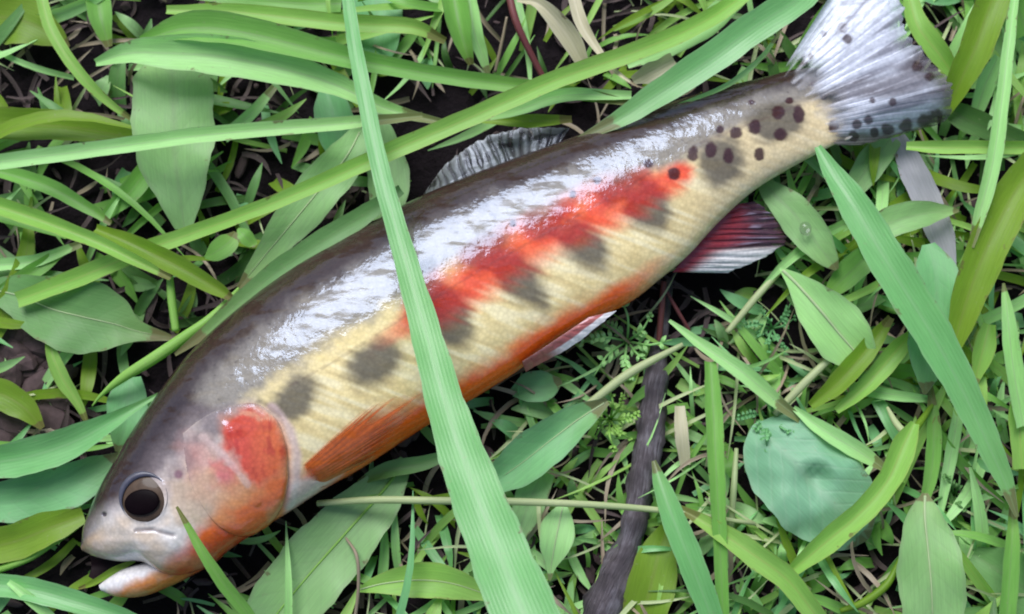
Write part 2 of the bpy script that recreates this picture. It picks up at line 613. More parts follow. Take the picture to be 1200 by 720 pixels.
# ------------------------------------------------------------------ the trout
# paired outline points (back edge / belly edge) from snout to tail, half thickness mm
PAIRS = [
    ((96, 637), (97, 646), 1.2), ((100, 616), (113, 653), 4.5), ((110, 590), (138, 658), 7.0),
    ((122, 566), (168, 659), 10.0), ((135, 543), (203, 675), 11.6), ((152, 513), (242, 664), 12.4),
    ((172, 483), (272, 642), 13.0), ((194, 452), (304, 621), 13.4), ((219, 420), (337, 601), 14.4),
    ((252, 387), (377, 575), 15.0), ((296, 350), (425, 548), 15.4), ((345, 314), (472, 517), 15.3),
    ((395, 284), (515, 490), 14.9), ((445, 257), (560, 464), 14.2), ((492, 232), (602, 438), 13.3),
    ((545, 209), (650, 404), 12.3), ((600, 188), (697, 376), 11.6), ((655, 168), (742, 352), 10.8),
    ((710, 148), (775, 326), 9.8), ((765, 128), (806, 300), 8.8), ((815, 112), (843, 260), 7.7),
    ((860, 100), (883, 224), 6.6), ((900, 90), (925, 198), 5.4), ((930, 82), (962, 178), 3.7),
    ((953, 80), (984, 167), 2.3), ((974, 84), (996, 163), 1.2), ((992, 98), (1006, 152), 0.6)]
ZC = 19.0


def axis_h(s):
    """height of the body axis along the fish (mm)"""
    return ZC + 4.5 * np.clip((s - 10) / 15, 0, 1) ** 1.5 - 1.0 * np.clip((6 - s) / 6, 0, 1)


JAW = [((117, 685), (120, 693), 1.4), ((128, 677), (139, 700), 3.2), ((145, 667), (168, 699), 4.8), ((168, 660), (200, 687), 5.6),
       ((198, 652), (228, 673), 5.4), ((228, 642), (255, 657), 5.0), ((250, 628), (270, 640), 4.0)]


def rgba(C, alpha=None):
    a = np.ones((len(C), 1)) if alpha is None else np.clip(alpha, 0, 1)[:, None]
    return np.concatenate([C, a], 1)


def smooth(a, b, x):
    t = np.clip((x - a) / (b - a), 0, 1)
    return t * t * (3 - 2 * t)


def vnoise(x, y, seed=0):
    """value noise, vectorised"""
    x = np.asarray(x, float)
    y = np.asarray(y, float)
    xi, yi = np.floor(x).astype(int), np.floor(y).astype(int)
    fx, fy = x - xi, y - yi
    fx, fy = fx * fx * (3 - 2 * fx), fy * fy * (3 - 2 * fy)

    def h(a, b):
        n = (a * 374761393 + b * 668265263 + seed * 974711) & 0x7fffffff
        n = ((n ^ (n >> 13)) * 1274126177) & 0x7fffffff
        return ((n ^ (n >> 16)) & 0xffff) / 65535.0
    return (h(xi, yi) * (1 - fx) + h(xi + 1, yi) * fx) * (1 - fy) + (h(xi, yi + 1) * (1 - fx) + h(xi + 1, yi + 1) * fx) * fy


def fbm(x, y, seed=0):
    return (vnoise(x, y, seed) * 4 + vnoise(x * 2.1, y * 2.1, seed + 1) * 2 + vnoise(x * 4.3, y * 4.3, seed + 2)) / 7


def segdist(x, y, pts):
    """distance to polyline and parameter 0..1 along it"""
    best = np.full(x.shape, 1e9)
    par = np.zeros(x.shape)
    side = np.zeros(x.shape)
    n = len(pts) - 1
    for i in range(n):
        (ax, ay), (bx, by) = pts[i][:2], pts[i + 1][:2]
        dx, dy = bx - ax, by - ay
        L2 = dx * dx + dy * dy
        t = np.clip(((x - ax) * dx + (y - ay) * dy) / L2, 0, 1)
        d = np.hypot(x - ax - t * dx, y - ay - t * dy)
        m_ = d < best
        best = np.where(m_, d, best)
        par = np.where(m_, (i + t) / n, par)
        side = np.where(m_, (dx * (y - ay) - dy * (x - ax)) / math.sqrt(L2), side)
    return best, par, side


def inpoly(x, y, poly, soft=4):
    """soft inside-mask of a polygon"""
    ins = np.zeros(x.shape, bool)
    n = len(poly)
    for i in range(n):
        (x1, y1), (x2, y2) = poly[i], poly[(i + 1) % n]
        c = ((y1 > y) != (y2 > y)) & (x < (x2 - x1) * (y - y1) / (y2 - y1 + 1e-9) + x1)
        ins ^= c
    d, _, _ = segdist(x, y, list(poly) + [poly[0]])
    sd = np.where(ins, d, -d)
    return smooth(-soft, soft, sd)


SPOTS = [(812, 180, 7, 9), (833, 176, 7, 11), (853, 183, 7, 10), (862, 156, 8, 7), (884, 149, 8, 9), (912, 132, 8, 9), (936, 135, 7, 11),
         (915, 158, 9, 8), (890, 181, 6, 8), (977, 148, 7, 9), (790, 204, 8, 7), (844, 152, 5, 5), (925, 118, 5, 4), (965, 112, 5, 6),
         (760, 192, 6, 5), (700, 212, 5, 5), (671, 228, 4, 5), (601, 262, 4, 5), (985, 172, 5, 4), (955, 98, 6, 4), (945, 80, 9, 5), (880, 120, 4, 3)]
PARR = [(345, 468, 38, 25, -35), (440, 426, 38, 28, -25), (524, 366, 30, 46, -28), (606, 322, 28, 54, -38), (570, 297, 36, 22, -32),
        (682, 286, 26, 50, -40), (640, 262, 32, 22, -30), (757, 240, 30, 42, -40), (726, 222, 32, 19, -28), (846, 190, 30, 38, 10),
        (910, 142, 36, 26, -10), (500, 312, 14, 10, -30)]
STRIPE = [(395, 432), (440, 404), (490, 370), (540, 338), (600, 300), (655, 268), (710, 242), (760, 222), (800, 205)]


def mix3(c, k, col):
    k = np.asarray(k)[..., None]
    return c * (1 - k) + np.array(col) * k


def pigment(x, y, q):
    """skin pigment at photo-plane coordinates; q runs 0 (back) to 1 (belly)"""
    nb = fbm(x / 22, y / 22, 3)
    nf = fbm(x / 6, y / 6, 9)
    # across-the-body streaks (muscle segments)
    st = vnoise((x * -0.36 + y * 0.93) / 4.6, (x * 0.93 + y * 0.36) / 40, 5)
    c = np.zeros(x.shape + (3,)) + np.array((0.77, 0.63, 0.32))
    c = mix3(c, smooth(0.45, 0.8, st) * 0.6 * smooth(0.5, 0.6, q), (0.84, 0.76, 0.50))
    c = mix3(c, smooth(0.42, 0.2, st) * 0.38 * smooth(0.5, 0.6, q), (0.52, 0.38, 0.16))
    c = mix3(c, smooth(0.5, 0.8, nb) * 0.25, (0.56, 0.42, 0.16))
    qq = q + (nb - 0.5) * 0.10 + (nf - 0.5) * 0.04
    c = mix3(c, 1 - smooth(0.40, 0.54, qq), (0.24, 0.215, 0.18))
    c = mix3(c, (1 - smooth(0.12, 0.34, qq)) * 0.95, (0.105, 0.09, 0.085))
    c = mix3(c, (1 - smooth(0.13, 0.27, qq)) * 0.95, (0.034, 0.019, 0.014))
    # pale silver-yellow rear flank
    c = mix3(c, smooth(760, 900, x) * smooth(0.35, 0.5, q) * 0.6, (0.62, 0.50, 0.32))
    # orange belly
    bel = smooth(0.875, 0.945, q + (nb - 0.5) * 0.05) * (1 - smooth(720, 800, x))
    c = mix3(c, bel, (0.82, 0.13, 0.012))
    bel2 = smooth(0.84, 0.93, q + (nf - 0.5) * 0.05) * (1 - smooth(640, 760, x)) * (1 - bel)
    c = mix3(c, bel2 * 0.5, (0.66, 0.26, 0.06))
    # parr marks
    pm = np.zeros(x.shape)
    for (px, py, rx, ry, ang) in PARR:
        a = math.radians(ang)
        dx, dy = x - px, y - py
        u = (dx * math.cos(a) + dy * math.sin(a)) / rx
        v = (-dx * math.sin(a) + dy * math.cos(a)) / ry
        r = np.sqrt(u * u + v * v) + (nb - 0.5) * 0.35 + (st - 0.5) * 0.22
        pm = np.maximum(pm, 1 - smooth(0.55, 1.2, r))
    c = mix3(c, pm * 0.92, (0.115, 0.10, 0.075))
    # red stripe
    d, par, side = segdist(x, y, STRIPE)
    wdt = 8 + 17 * smooth(0.14, 0.34, par) * (1 - smooth(0.75, 1.02, par) * 0.75)
    dd = d + np.where(side > 0, (st - 0.5) * 11, (nb - 0.5) * 10)
    red = (1 - smooth(wdt * 0.3, wdt * 1.75, dd)) * smooth(0.08, 0.26, par)
    rc = np.zeros_like(c) + np.array((0.72, 0.065, 0.03))
    rc = mix3(rc, smooth(0.45, 0.7, nb) * 0.5, (0.75, 0.14, 0.05))
    rc = mix3(rc, pm * 0.72, (0.27, 0.020, 0.020))
    k = (red * 0.93)[..., None]
    c = c * (1 - k) + rc * k
    # lateral line
    LL = [(340, 452), (395, 422), (430, 400), (470, 374), (560, 318), (700, 240), (820, 168), (940, 122)]
    dl, parl, _ = segdist(x, y, LL)
    c = mix3(c, (1 - smooth(0.8, 2.2, dl)) * 0.25 * (vnoise(x / 5, y / 5, 4) > 0.3), (0.10, 0.05, 0.05))
    # spots
    for (px, py, rx, ry) in SPOTS:
        r = np.hypot((x - px) / rx, (y - py) / ry) + (nf - 0.5) * 0.5
        c = mix3(c, (1 - smooth(0.75, 1.15, r)) * 0.93, (0.045, 0.016, 0.018))
    # the fleshy tail root pales into the fin
    tr_ = smooth(-16, 18, segdist(x, y, [(928, 60), (955, 100), (978, 140), (1000, 185)])[2] * -1 + (nb - 0.5) * 40)
    c = mix3(c, tr_ * 0.9, (0.40, 0.40, 0.43))
    # fine dark peppering on the back
    pp = vnoise(x / 4.0, y / 4.0, 21)
    c = mix3(c, smooth(0.86, 0.93, pp) * (1 - smooth(0.3, 0.5, q)) * 0.5, (0.03, 0.02, 0.02))
    # ---- head
    hd = inpoly(x, y, [(60, 700), (60, 560), (130, 510), (190, 452), (250, 478), (296, 470), (325, 488), (340, 530), (338, 585), (320, 625), (200, 720)], 9)
    hc = np.zeros_like(c) + np.array((0.48, 0.41, 0.39))
    hc = mix3(hc, (1 - smooth(0.34, 0.52, q + (nb - 0.5) * 0.1)), (0.19, 0.155, 0.155))
    hc = mix3(hc, (1 - smooth(0.19, 0.44, q + (nb - 0.5) * 0.08)), (0.036, 0.024, 0.022))
    hc = mix3(hc, smooth(0.45, 0.75, nb) * 0.3 * smooth(0.3, 0.5, q), (0.58, 0.49, 0.40))
    hc = mix3(hc, (1 - smooth(6, 26, segdist(x, y, [(96, 640), (112, 588), (136, 540), (190, 455)])[0])) * 0.8, (0.035, 0.022, 0.02))
    hc = mix3(hc, (1 - smooth(20, 58, np.hypot((x - 178) / 1.6, y - 628))) * 0.8, (0.70, 0.66, 0.62))
    # orange throat
    thr = smooth(-10, 14, segdist(x, y, [(110, 715), (158, 690), (188, 668), (212, 646), (234, 616), (258, 592), (292, 570), (318, 540), (332, 505)])[2] + (nb - 0.5) * 14) * smooth(110, 190, x)
    hc = mix3(hc, thr * 0.95, (0.76, 0.125, 0.010))
    hc = mix3(hc, (1 - smooth(8, 30, segdist(x, y, [(215, 668), (245, 655), (275, 636)])[0])) * 0.6, (0.50, 0.045, 0.02))
    # red opercular patches
    x0_, y0_ = x, y
    x = x + (fbm(x0_ / 20, y0_ / 20, 71) - 0.5) * 22
    y = y + (fbm(x0_ / 20, y0_ / 20, 72) - 0.5) * 22
    p1 = inpoly(x, y, [(270, 496), (293, 478), (312, 483), (327, 500), (334, 530), (326, 560), (305, 566), (288, 556), (272, 530), (262, 518)], 8)
    hc = mix3(hc, p1 * 0.95, (0.54, 0.065, 0.035))
    hc = mix3(hc, p1 * smooth(285, 330, x) * 0.6, (0.66, 0.19, 0.06))
    hc = mix3(hc, p1 * smooth(0.5, 0.75, fbm(x0_ / 9, y0_ / 15, 77)) * 0.6, (0.34, 0.03, 0.03))
    hc = mix3(hc, (1 - smooth(1, 3.5, segdist(x, y, [(284, 489), (300, 484), (318, 494)])[0])) * 0.5, (0.66, 0.38, 0.24))
    p2 = inpoly(x, y, [(243, 540), (262, 532), (278, 548), (284, 570), (268, 580), (250, 570)], 7)
    hc = mix3(hc, p2 * 0.8, (0.56, 0.11, 0.10))
    p3 = inpoly(x, y, [(214, 520), (236, 514), (262, 528), (250, 590), (225, 580)], 16)
    hc = mix3(hc, p3 * 0.45 * (1 - p2), (0.58, 0.22, 0.16))
    p4 = inpoly(x, y, [(262, 490), (300, 474), (332, 500), (338, 545), (332, 590), (300, 616), (262, 620), (250, 590), (276, 560)], 12)
    hc = mix3(hc, p4 * 0.55 * (1 - p1), (0.62, 0.18, 0.06))
    hc = mix3(hc, smooth(0.35, 0.7, fbm(x0_ / 30, y0_ / 30, 75)) * 0.5 * smooth(0.4, 0.55, q) * (1 - p1), (0.50, 0.33, 0.16))
    x, y = x0_, y0_
    hc = mix3(hc, (1 - smooth(2.0, 5.0, segdist(x, y, [(236, 511), (262, 532), (291, 567)])[0] + (nf - 0.5) * 3)) * 0.4, (0.62, 0.45, 0.42))
    hc = mix3(hc, (1 - smooth(3, 7, np.hypot(x - 209, y - 556))) * 0.85, (0.2, 0.07, 0.10))
    hc = mix3(hc, (1 - smooth(6, 15, np.hypot(x - 206, y - 552))) * 0.45, (0.16, 0.12, 0.14))
    hc = mix3(hc, (1 - smooth(1.5, 3.5, np.hypot(x - 122, y - 603))) * 0.9, (0.03, 0.02, 0.03))
    hc = mix3(hc, (1 - smooth(1.0, 2.6, segdist(x, y, [(158, 622), (178, 621), (202, 627)])[0])) * 0.6, (0.15, 0.12, 0.13))
    k = hd[..., None]
    c = c * (1 - k) + hc * k
    # pale shoulder band behind the gill, white throat corner
    bd, bp, _ = segdist(x, y, [(318, 480), (338, 505), (346, 535), (344, 562), (338, 590)])
    c = mix3(c, (1 - smooth(4, 11, bd)) * 0.8 * (1 - hd), (0.62, 0.46, 0.44))
    c = mix3(c, inpoly(x, y, [(336, 566), (368, 558), (400, 556), (372, 580), (332, 606)], 6) * 0.85 * (1 - hd), (0.72, 0.64, 0.56))
    return c


def shell(pairs, ns, nu, nl, hfun, displace=None):
    D = catmull([p[0] for p in pairs], ns)
    Vn = catmull([p[1] for p in pairs], ns)
    Bh = np.maximum(catmull([(p[2],) for p in pairs], ns)[:, 0], 0.4)
    s = np.linspace(0, len(pairs) - 1, ns)
    hz = hfun(s)
    d3, v3 = Pn(D[:, 0], D[:, 1], hz), Pn(Vn[:, 0], Vn[:, 1], hz)
    cen, e = (d3 + v3) / 2, (d3 - v3) / 2
    th = np.concatenate([np.linspace(0, math.pi, nu), np.linspace(math.pi, 2 * math.pi, nl)[1:-1]])
    nt_ = len(th)
    cs, sn = np.cos(th), np.sin(th)
    snz = np.sign(sn) * np.abs(sn) ** 0.92
    pos = cen[:, None, :] + e[:, None, :] * cs[None, :, None]
    pos[:, :, 2] += Bh[:, None] * 0.001 * snz[None, :]
    q = np.tile((1 - cs) / 2, (ns, 1))
    mir = pos.copy()
    mir[:, :, 2] = (hz * 0.001)[:, None] + Bh[:, None] * 0.001 * np.abs(snz)[None, :]
    x, y = proj(mir)                      # both flanks carry the same markings
    S = np.tile(s[:, None], (1, nt_))
    F = []
    idx = np.arange(ns * nt_).reshape(ns, nt_)
    a, b_ = idx[:-1], idx[1:]
    quads = np.stack([a, np.roll(a, -1, 1), np.roll(b_, -1, 1), b_], -1).reshape(-1, 4)
    F = quads.tolist()
    F.append(idx[0].tolist())
    F.append(idx[-1][::-1].tolist())
    return pos, q, x, y, S, F, e


def head_relief(x, y):
    """bone relief of the head, mm along the outward normal"""
    r = 0.10 * (1 - smooth(1.5, 10, segdist(x, y, [(234, 508), (262, 532), (292, 568)])[0]))
    r = r - 0.2 * (1 - smooth(2, 8, np.abs(np.hypot((x - 169), (y - 584)) - 34)))
    r = r - 0.35 * (1 - smooth(1, 4, segdist(x, y, [(160, 622), (180, 621), (204, 628)])[0]))
    r = r - 0.5 * (1 - smooth(1.5, 4, np.hypot(x - 122, y - 603)))
    r = r + 0.4 * (1 - smooth(4, 14, segdist(x, y, [(115, 640), (150, 640), (200, 640)])[0]))
    return r


def build_body(parent):
    pos, q, x, y, S, F, e = shell(PAIRS, 640, 200, 40, axis_h)
    # bumps along the outward direction (upper half only carries relief)
    up = np.array([0, 0, 1.0])
    rel = head_relief(x, y) + 0.16 * (fbm(x / 26, y / 26, 31) - 0.5) + 0.035 * (fbm(x / 7, y / 7, 33) - 0.5)
    # body wall under the gill slit falls away
    g, gp, gs = segdist(x, y, [(305, 474), (325, 490), (336, 520), (338, 560), (332, 592), (312, 620)])
    rel = rel - 0.7 * (1 - smooth(1, 7, g))
    top = np.sin(np.arccos(np.clip(1 - 2 * q, -1, 1)))
    pos[:, :, 2] += rel * 0.001 * np.clip(top, 0, 1) * (pos[:, :, 2] > 0.012)
    col = pigment(x, y, q)
    # lower jaw shell, joined into the same skin
    jp, jq, jx, jy, jS, jF, je = shell(JAW, 120, 60, 30, lambda s: 14.5 + s * 0.35)
    jc = np.zeros(jq.shape + (3,)) + np.array((0.62, 0.22, 0.05))
    nb = fbm(jx / 14, jy / 14, 8)
    jc = mix3(jc, smooth(0.4, 0.7, nb) * 0.5, (0.44, 0.30, 0.16))
    dw, _, sw = segdist(jx, jy, [(112, 692), (150, 672), (205, 648)])
    jc = mix3(jc, 1 - smooth(4, 19, sw + (nb - 0.5) * 12), (0.66, 0.63, 0.62))
    jc = mix3(jc, smooth(195, 235, jx + (nb - 0.5) * 30) * smooth(0, 14, sw) * 0.8, (0.5, 0.06, 0.02))
    n0 = pos.shape[0] * pos.shape[1]
    V = np.concatenate([pos.reshape(-1, 3), jp.reshape(-1, 3)])
    Fa = F + [[i + n0 for i in f] for f in jF]
    o = mesh_obj('body', V, Fa, M['skin'], parent)
    C = np.concatenate([col.reshape(-1, 3), jc.reshape(-1, 3)])
    set_attr(o.data, 'pigment', np.concatenate([C, np.ones((len(C), 1))], 1), 'FLOAT_COLOR')
    bvh = BVHTree.FromPolygons([tuple(v) for v in pos.reshape(-1, 3)], F)
    return o, bvh, pos, q, x, y


def cast(bvh, px, py):
    p = P(px, py, 60)
    d = (p - CAM).normalized()
    hit, nor, _, _ = bvh.ray_cast(CAM, d)
    return hit, nor


def fan(name, base, edge, parent, colfun, alpha=None, nu=50, nv=160, ripple=0.12, rays=26, mat='fin', sag=0.0, fray=0.07):
    """fin: rows from base line to edge line (rows: px, py, height mm); rays are ridges in the membrane"""
    B, E = catmull(base, nv), catmull(edge, nv)
    u = np.linspace(0, 1, nu)
    vv = np.linspace(0, 1, nv)
    fr = fray * (vnoise(vv * rays * 1.7, vv * 0, 61) + 0.6 * vnoise(vv * rays * 4, vv * 0, 62) - 0.8)
    E = E + (E - B) * fr[:, None]
    W = B[None] * (1 - u[:, None, None]) + E[None] * u[:, None, None]
    v = np.linspace(0, 1, nv)
    uu = u[:, None]
    vw = v[None, :] + 0.012 * np.sin(uu * 5 + v[None, :] * 17) * uu
    ray = smooth(0.3, 0.75, 0.55 * np.abs(np.sin(vw * rays * math.pi + 0.9 * np.sin(v * 9)[None, :])) + 0.6 * vnoise(vw * rays * 1.6, uu * 2.5 + 0 * vw, 63))
    fork = vnoise(vw * rays * 4.2, uu * 5 + 0 * vw, 64)
    W[:, :, 2] += ripple * (ray * (1 - 0.5 * uu) + fork * 0.5 * uu) * np.minimum(1, uu * 5) + sag * np.sin(uu * math.pi)
    W[:, :, 2] += 0.25 * (fbm(W[:, :, 0] / 18, W[:, :, 1] / 18, 40) - 0.5)
    pos = Pn(W[:, :, 0], W[:, :, 1], W[:, :, 2])
    col = colfun(W[:, :, 0], W[:, :, 1], np.tile(uu, (1, nv)), np.tile(v[None, :], (nu, 1)), ray * (0.6 + 0.4 * fork))
    th = 0.00035 * (1 - 0.6 * uu[..., None])
    low = pos - np.array([0, 0, 1.0]) * th
    idx = np.arange(nu * nv).reshape(nu, nv)
    n0 = nu * nv
    quads = np.stack([idx[:-1, :-1], idx[:-1, 1:], idx[1:, 1:], idx[1:, :-1]], -1).reshape(-1, 4)
    F = quads.tolist() + (quads[:, ::-1] + n0).tolist()
    rim = idx[0].tolist() + idx[1:, -1].tolist() + idx[-1, -2::-1].tolist() + idx[-2:0:-1, 0].tolist()
    for a, b_ in zip(rim, rim[1:] + rim[:1]):
        F.append([a, a + n0, b_ + n0, b_])
    V = np.concatenate([pos.reshape(-1, 3), low.reshape(-1, 3)])
    o = mesh_obj(name, V, F, M[mat], parent)
    C = np.concatenate([col.reshape(-1, 3)] * 2)
    al = np.ones((nu, nv))
    if alpha:
        al = alpha(np.tile(uu, (1, nv)), np.tile(v[None, :], (nu, 1)), ray)
    set_attr(o.data, 'pigment', rgba(C, np.concatenate([al.ravel()] * 2)), 'FLOAT_COLOR')
    return o


def build_trout():
    root = empty('trout', P(560, 330, 5))
    tag(root, 'golden trout lying on its side in the grass, red stripe and orange belly', 'fish')
    bpy.context.view_layer.update()

    body, bvh, pos, q, x, y = build_body(root)

    # ---- gill cover: a bony plate standing proud of the shoulder
    poly = catmull([(214, 508), (240, 488), (270, 476), (298, 473), (318, 484), (331, 508), (337, 540), (336, 572), (326, 600),
                    (308, 619), (284, 628), (258, 618), (236, 592), (220, 556), (214, 508)], 120)[:-1]
    cx, cy = 275, 552
    R = 46
    V, PX = [], []
    for k in range(R + 2):
        f = min(k, R) / R
        for (ax, ay) in poly:
            px, py = cx + (ax - cx) * f, cy + (ay - cy) * f
            if k == R + 1:
                px, py = cx + (ax - cx) * 0.995, cy + (ay - cy) * 0.995
            hit, nor = cast(bvh, px, py)
            if hit is None:
                hit, nor = P(px, py, 14), Vector((0, 0, 1))
            rear = float(smooth(215, 330, np.array(px + 0.25 * (py - 552))))
            off = 0.05 + 1.05 * rear
            edge = max(0.0, (f - 0.86) / 0.14)
            off *= (1 - 0.55 * edge ** 2.5)
            if rear < 0.3:
                off *= 1 - edge
            ridge = float(head_relief(np.array([px]), np.array([py]))[0])
            off += 0.3 * ridge
            off += 0.35 * float(1 - smooth(2, 9, segdist(np.array([px]), np.array([py]), [(262, 500), (284, 540), (300, 585)])[0])[0]) * (1 - edge)
            if k == R + 1:
                off = -0.5
            V.append(hit + nor * off * 0.001)
            PX.append((px, py))
    n = len(poly)
    F = []
    for k in range(R + 1):
        for i in range(n):
            j = (i + 1) % n
            F.append((k * n + i, k * n + j, (k + 1) * n + j, (k + 1) * n + i)[::-1])
    PX = np.array(PX)
    # q of the body at those pixels: distance share between the outlines
    D = catmull([p[0] for p in PAIRS], 400)
    Vv = catmull([p[1] for p in PAIRS], 400)

    def qof(px, py):
        dd = np.min(np.hypot(px[:, None] - D[None, :, 0], py[:, None] - D[None, :, 1]), 1)
        dv = np.min(np.hypot(px[:, None] - Vv[None, :, 0], py[:, None] - Vv[None, :, 1]), 1)
        return dd / (dd + dv)
    col = pigment(PX[:, 0], PX[:, 1], np.maximum(qof(PX[:, 0], PX[:, 1]), 0.40))
    g = mesh_obj('gill_cover', V, F, M['skin'], root)
    set_attr(g.data, 'pigment', np.concatenate([col, np.ones((len(col), 1))], 1), 'FLOAT_COLOR')

    # ---- eye
    hit, nor = cast(bvh, 169, 584)
    zax = (nor * 0.7 + Vector((0, 0, 1)) * 0.5).normalized()
    xax = Vector((1, 0.15, 0)).cross(zax).cross(zax) * -1
    xax.normalize()
    yax = zax.cross(xax)

    def lens(name, r, flat, mat, parent, c, ax=1.0, ay=1.0, rings=14, seg=40):
        V, F = [tuple(c + zax * flat * r)], []
        for i in range(1, rings + 1):
            a = math.pi * 0.62 * i / rings
            for k in range(seg):
                b_ = 2 * math.pi * k / seg
                V.append(tuple(c + xax * (r * ax * math.sin(a) * math.cos(b_)) + yax * (r * ay * math.sin(a) * math.sin(b_)) + zax * (r * flat * math.cos(a))))
        for k in range(seg):
            F.append((0, 1 + k, 1 + (k + 1) % seg))
        for i in range(rings - 1):
            for k in range(seg):
                k2 = (k + 1) % seg
                F.append((1 + i * seg + k, 1 + (i + 1) * seg + k, 1 + (i + 1) * seg + k2, 1 + i * seg + k2))
        return mesh_obj(name, V, F, M[mat], parent)
    px2m = (CAM - hit).length / FPX
    eye = lens('eye', 27 * px2m, 0.26, 'iris', root, hit - zax * 0.0007)
    ph, _ = cast(bvh, 168, 589)
    pc = ph + zax * (30 * px2m * 0.17)
    lens('pupil', 19 * px2m, 0.14, 'pupil', eye, pc, 1.06, 0.76)
    # fleshy rim
    V, F = [], []
    seg, sd = 56, 10
    for k in range(seg):
        a = 2 * math.pi * k / seg
        cdir = xax * math.cos(a) + yax * math.sin(a)
        c0 = hit + cdir * (27 * px2m) + zax * 0.0001
        up_w = 0.5 + 0.5 * max(0, yax.dot(Vector((0, 0, 0))) + math.sin(a + 0.5))
        rr = (0.25 + 4.0 * max(0, math.sin(a - 0.5)) ** 1.3) * px2m
        for s in range(sd):
            b_ = 2 * math.pi * s / sd
            V.append(tuple(c0 + cdir * (rr * math.cos(b_)) + zax * (rr * 0.7 * math.sin(b_))))
    for k in range(seg):
        for s in range(sd):
            k2, s2 = (k + 1) % seg, (s + 1) % sd
            F.append((k * sd + s, k * sd + s2, k2 * sd + s2, k2 * sd + s))
    mesh_obj('eye_rim', V, F, M['eyerim'], eye)

    # ---- mouth lining between the jaws
    V, F, LC, _, _, _ = ribbon_data([(106, 664, 11, 22), (122, 664, 11.5, 34), (150, 664, 12.5, 22), (176, 660, 14, 8)], fold=0.6, n=16, m=9)
    mesh_obj('mouth', V, F, M['mouth'], root)

    # ---- fins
    def dorsal_col(X, Y, u, v, ray):
        c = np.zeros(X.shape + (3,)) + np.array((0.07, 0.065, 0.065))
        c = mix3(c, ray * 0.6, (0.34, 0.36, 0.37))  # pale streak highlights painted along the rays
        sp = smooth(0.62, 0.72, vnoise(X / 13, Y / 9, 51))
        c = mix3(c, sp * 0.85, (0.035, 0.028, 0.03))
        c = mix3(c, smooth(0.85, 1, u) * 0.4, (0.5, 0.5, 0.52))
        return c
    fan('dorsal_fin', [(492, 234, 19.5), (530, 217, 20.0), (570, 203, 20.2), (612, 189, 20), (650, 176, 19.5)],
        [(500, 222, 16), (522, 194, 17), (556, 168, 18), (606, 151, 19), (668, 150, 19)], root, dorsal_col, alpha=lambda u, v, ray: 1 - (0.55 - 0.4 * ray) * smooth(0.2, 0.9, u), rays=17, ripple=0.3, nu=60, nv=220)

    def tail_col(X, Y, u, v, ray):
        c = np.zeros(X.shape + (3,)) + np.array((0.58, 0.60, 0.68))  # bluish-white sun highlight painted into the tail's base colour
        c = mix3(c, ray * 0.35, (0.74, 0.76, 0.82))
        dk = smooth(0.55, 0.75, vnoise(v * 34, u * 2.2, 91)) * smooth(0.2, 0.5, u) * smooth(0.5, 0.2, np.abs(v - 0.45))
        c = mix3(c, dk * 0.7, (0.13, 0.12, 0.15))
        mar = smooth(0.82, 0.97, u + (fbm(X / 12, Y / 12, 6) - 0.5) * 0.15)
        c = mix3(c, mar * 0.8 * smooth(0.35, 0.5, v), (0.17, 0.14, 0.13))
        c = mix3(c, smooth(0.80, 0.92, v + (fbm(X / 14, Y / 14, 7) - 0.5) * 0.1) * 0.85, (0.25, 0.19, 0.15))
        mid = (1 - smooth(0.03, 0.09, np.abs(v - 0.50 + 0.03 * np.sin(u * 7))))
        c = mix3(c, mid * 0.75, (0.14, 0.12, 0.13))
        for (px, py, r) in [(988, 32, 7), (993, 46, 6), (1018, 140, 6), (1040, 152, 8), (1025, 155, 6), (1004, 146, 6), (1062, 148, 9), (1085, 142, 10), (1000, 160, 7),
                            (1075, 78, 7), (1090, 90, 6), (1046, 120, 5), (1022, 118, 4), (940, 78, 9), (950, 66, 4), (965, 40, 4), (1098, 138, 10)]:
            rr = np.hypot(X - px, Y - py) / r + (fbm(X / 5, Y / 5, 8) - 0.5) * 0.6
            c = mix3(c, (1 - smooth(0.7, 1.15, rr)) * 0.85, (0.06, 0.03, 0.03))
        base = 1 - smooth(0.0, 0.3, u + (fbm(X / 10, Y / 10, 5) - 0.5) * 0.3)
        c = mix3(c, base * 0.45, (0.50, 0.44, 0.38))
        return c
    fan('tail_fin', [(914, 88, 25.5), (928, 98, 27.2), (946, 116, 27.4), (962, 136, 27.4), (970, 154, 26.6), (970, 170, 24.5)],
        [(986, -26, 27), (1030, -34, 29), (1056, 2, 30), (1062, 38, 29.5), (1082, 62, 29.5), (1110, 92, 29), (1116, 112, 27), (1106, 142, 21), (1054, 158, 19), (1014, 170, 20)],
        root, tail_col, alpha=lambda u, v, ray: smooth(0.03, 0.30, u + 0.25 * (vnoise(v * 30, u * 6, 81) - 0.5)) * 1.0 - smooth(0.8, 1.0, u) * (0.8 - 0.4 * ray) - 0.35 * smooth(0.85, 0.95, v) * (1 - ray), rays=24, ripple=0.10, nu=80, nv=320, fray=0.04)

    def anal_col(X, Y, u, v, ray):
        c = np.zeros(X.shape + (3,)) + np.array((0.30, 0.035, 0.045))
        c = mix3(c, smooth(0.25, 0.7, u) * 0.85, (0.055, 0.04, 0.055))
        c = mix3(c, smooth(0.8, 0.95, ray) * smooth(0.3, 0.6, u) * 0.55, (0.4, 0.34, 0.45))  # lilac highlights on the ray crests, painted into the colour
        c = mix3(c, smooth(0.60, 0.70, 1 - v) * smooth(0.15, 0.5, u), (0.80, 0.78, 0.76))
        return c
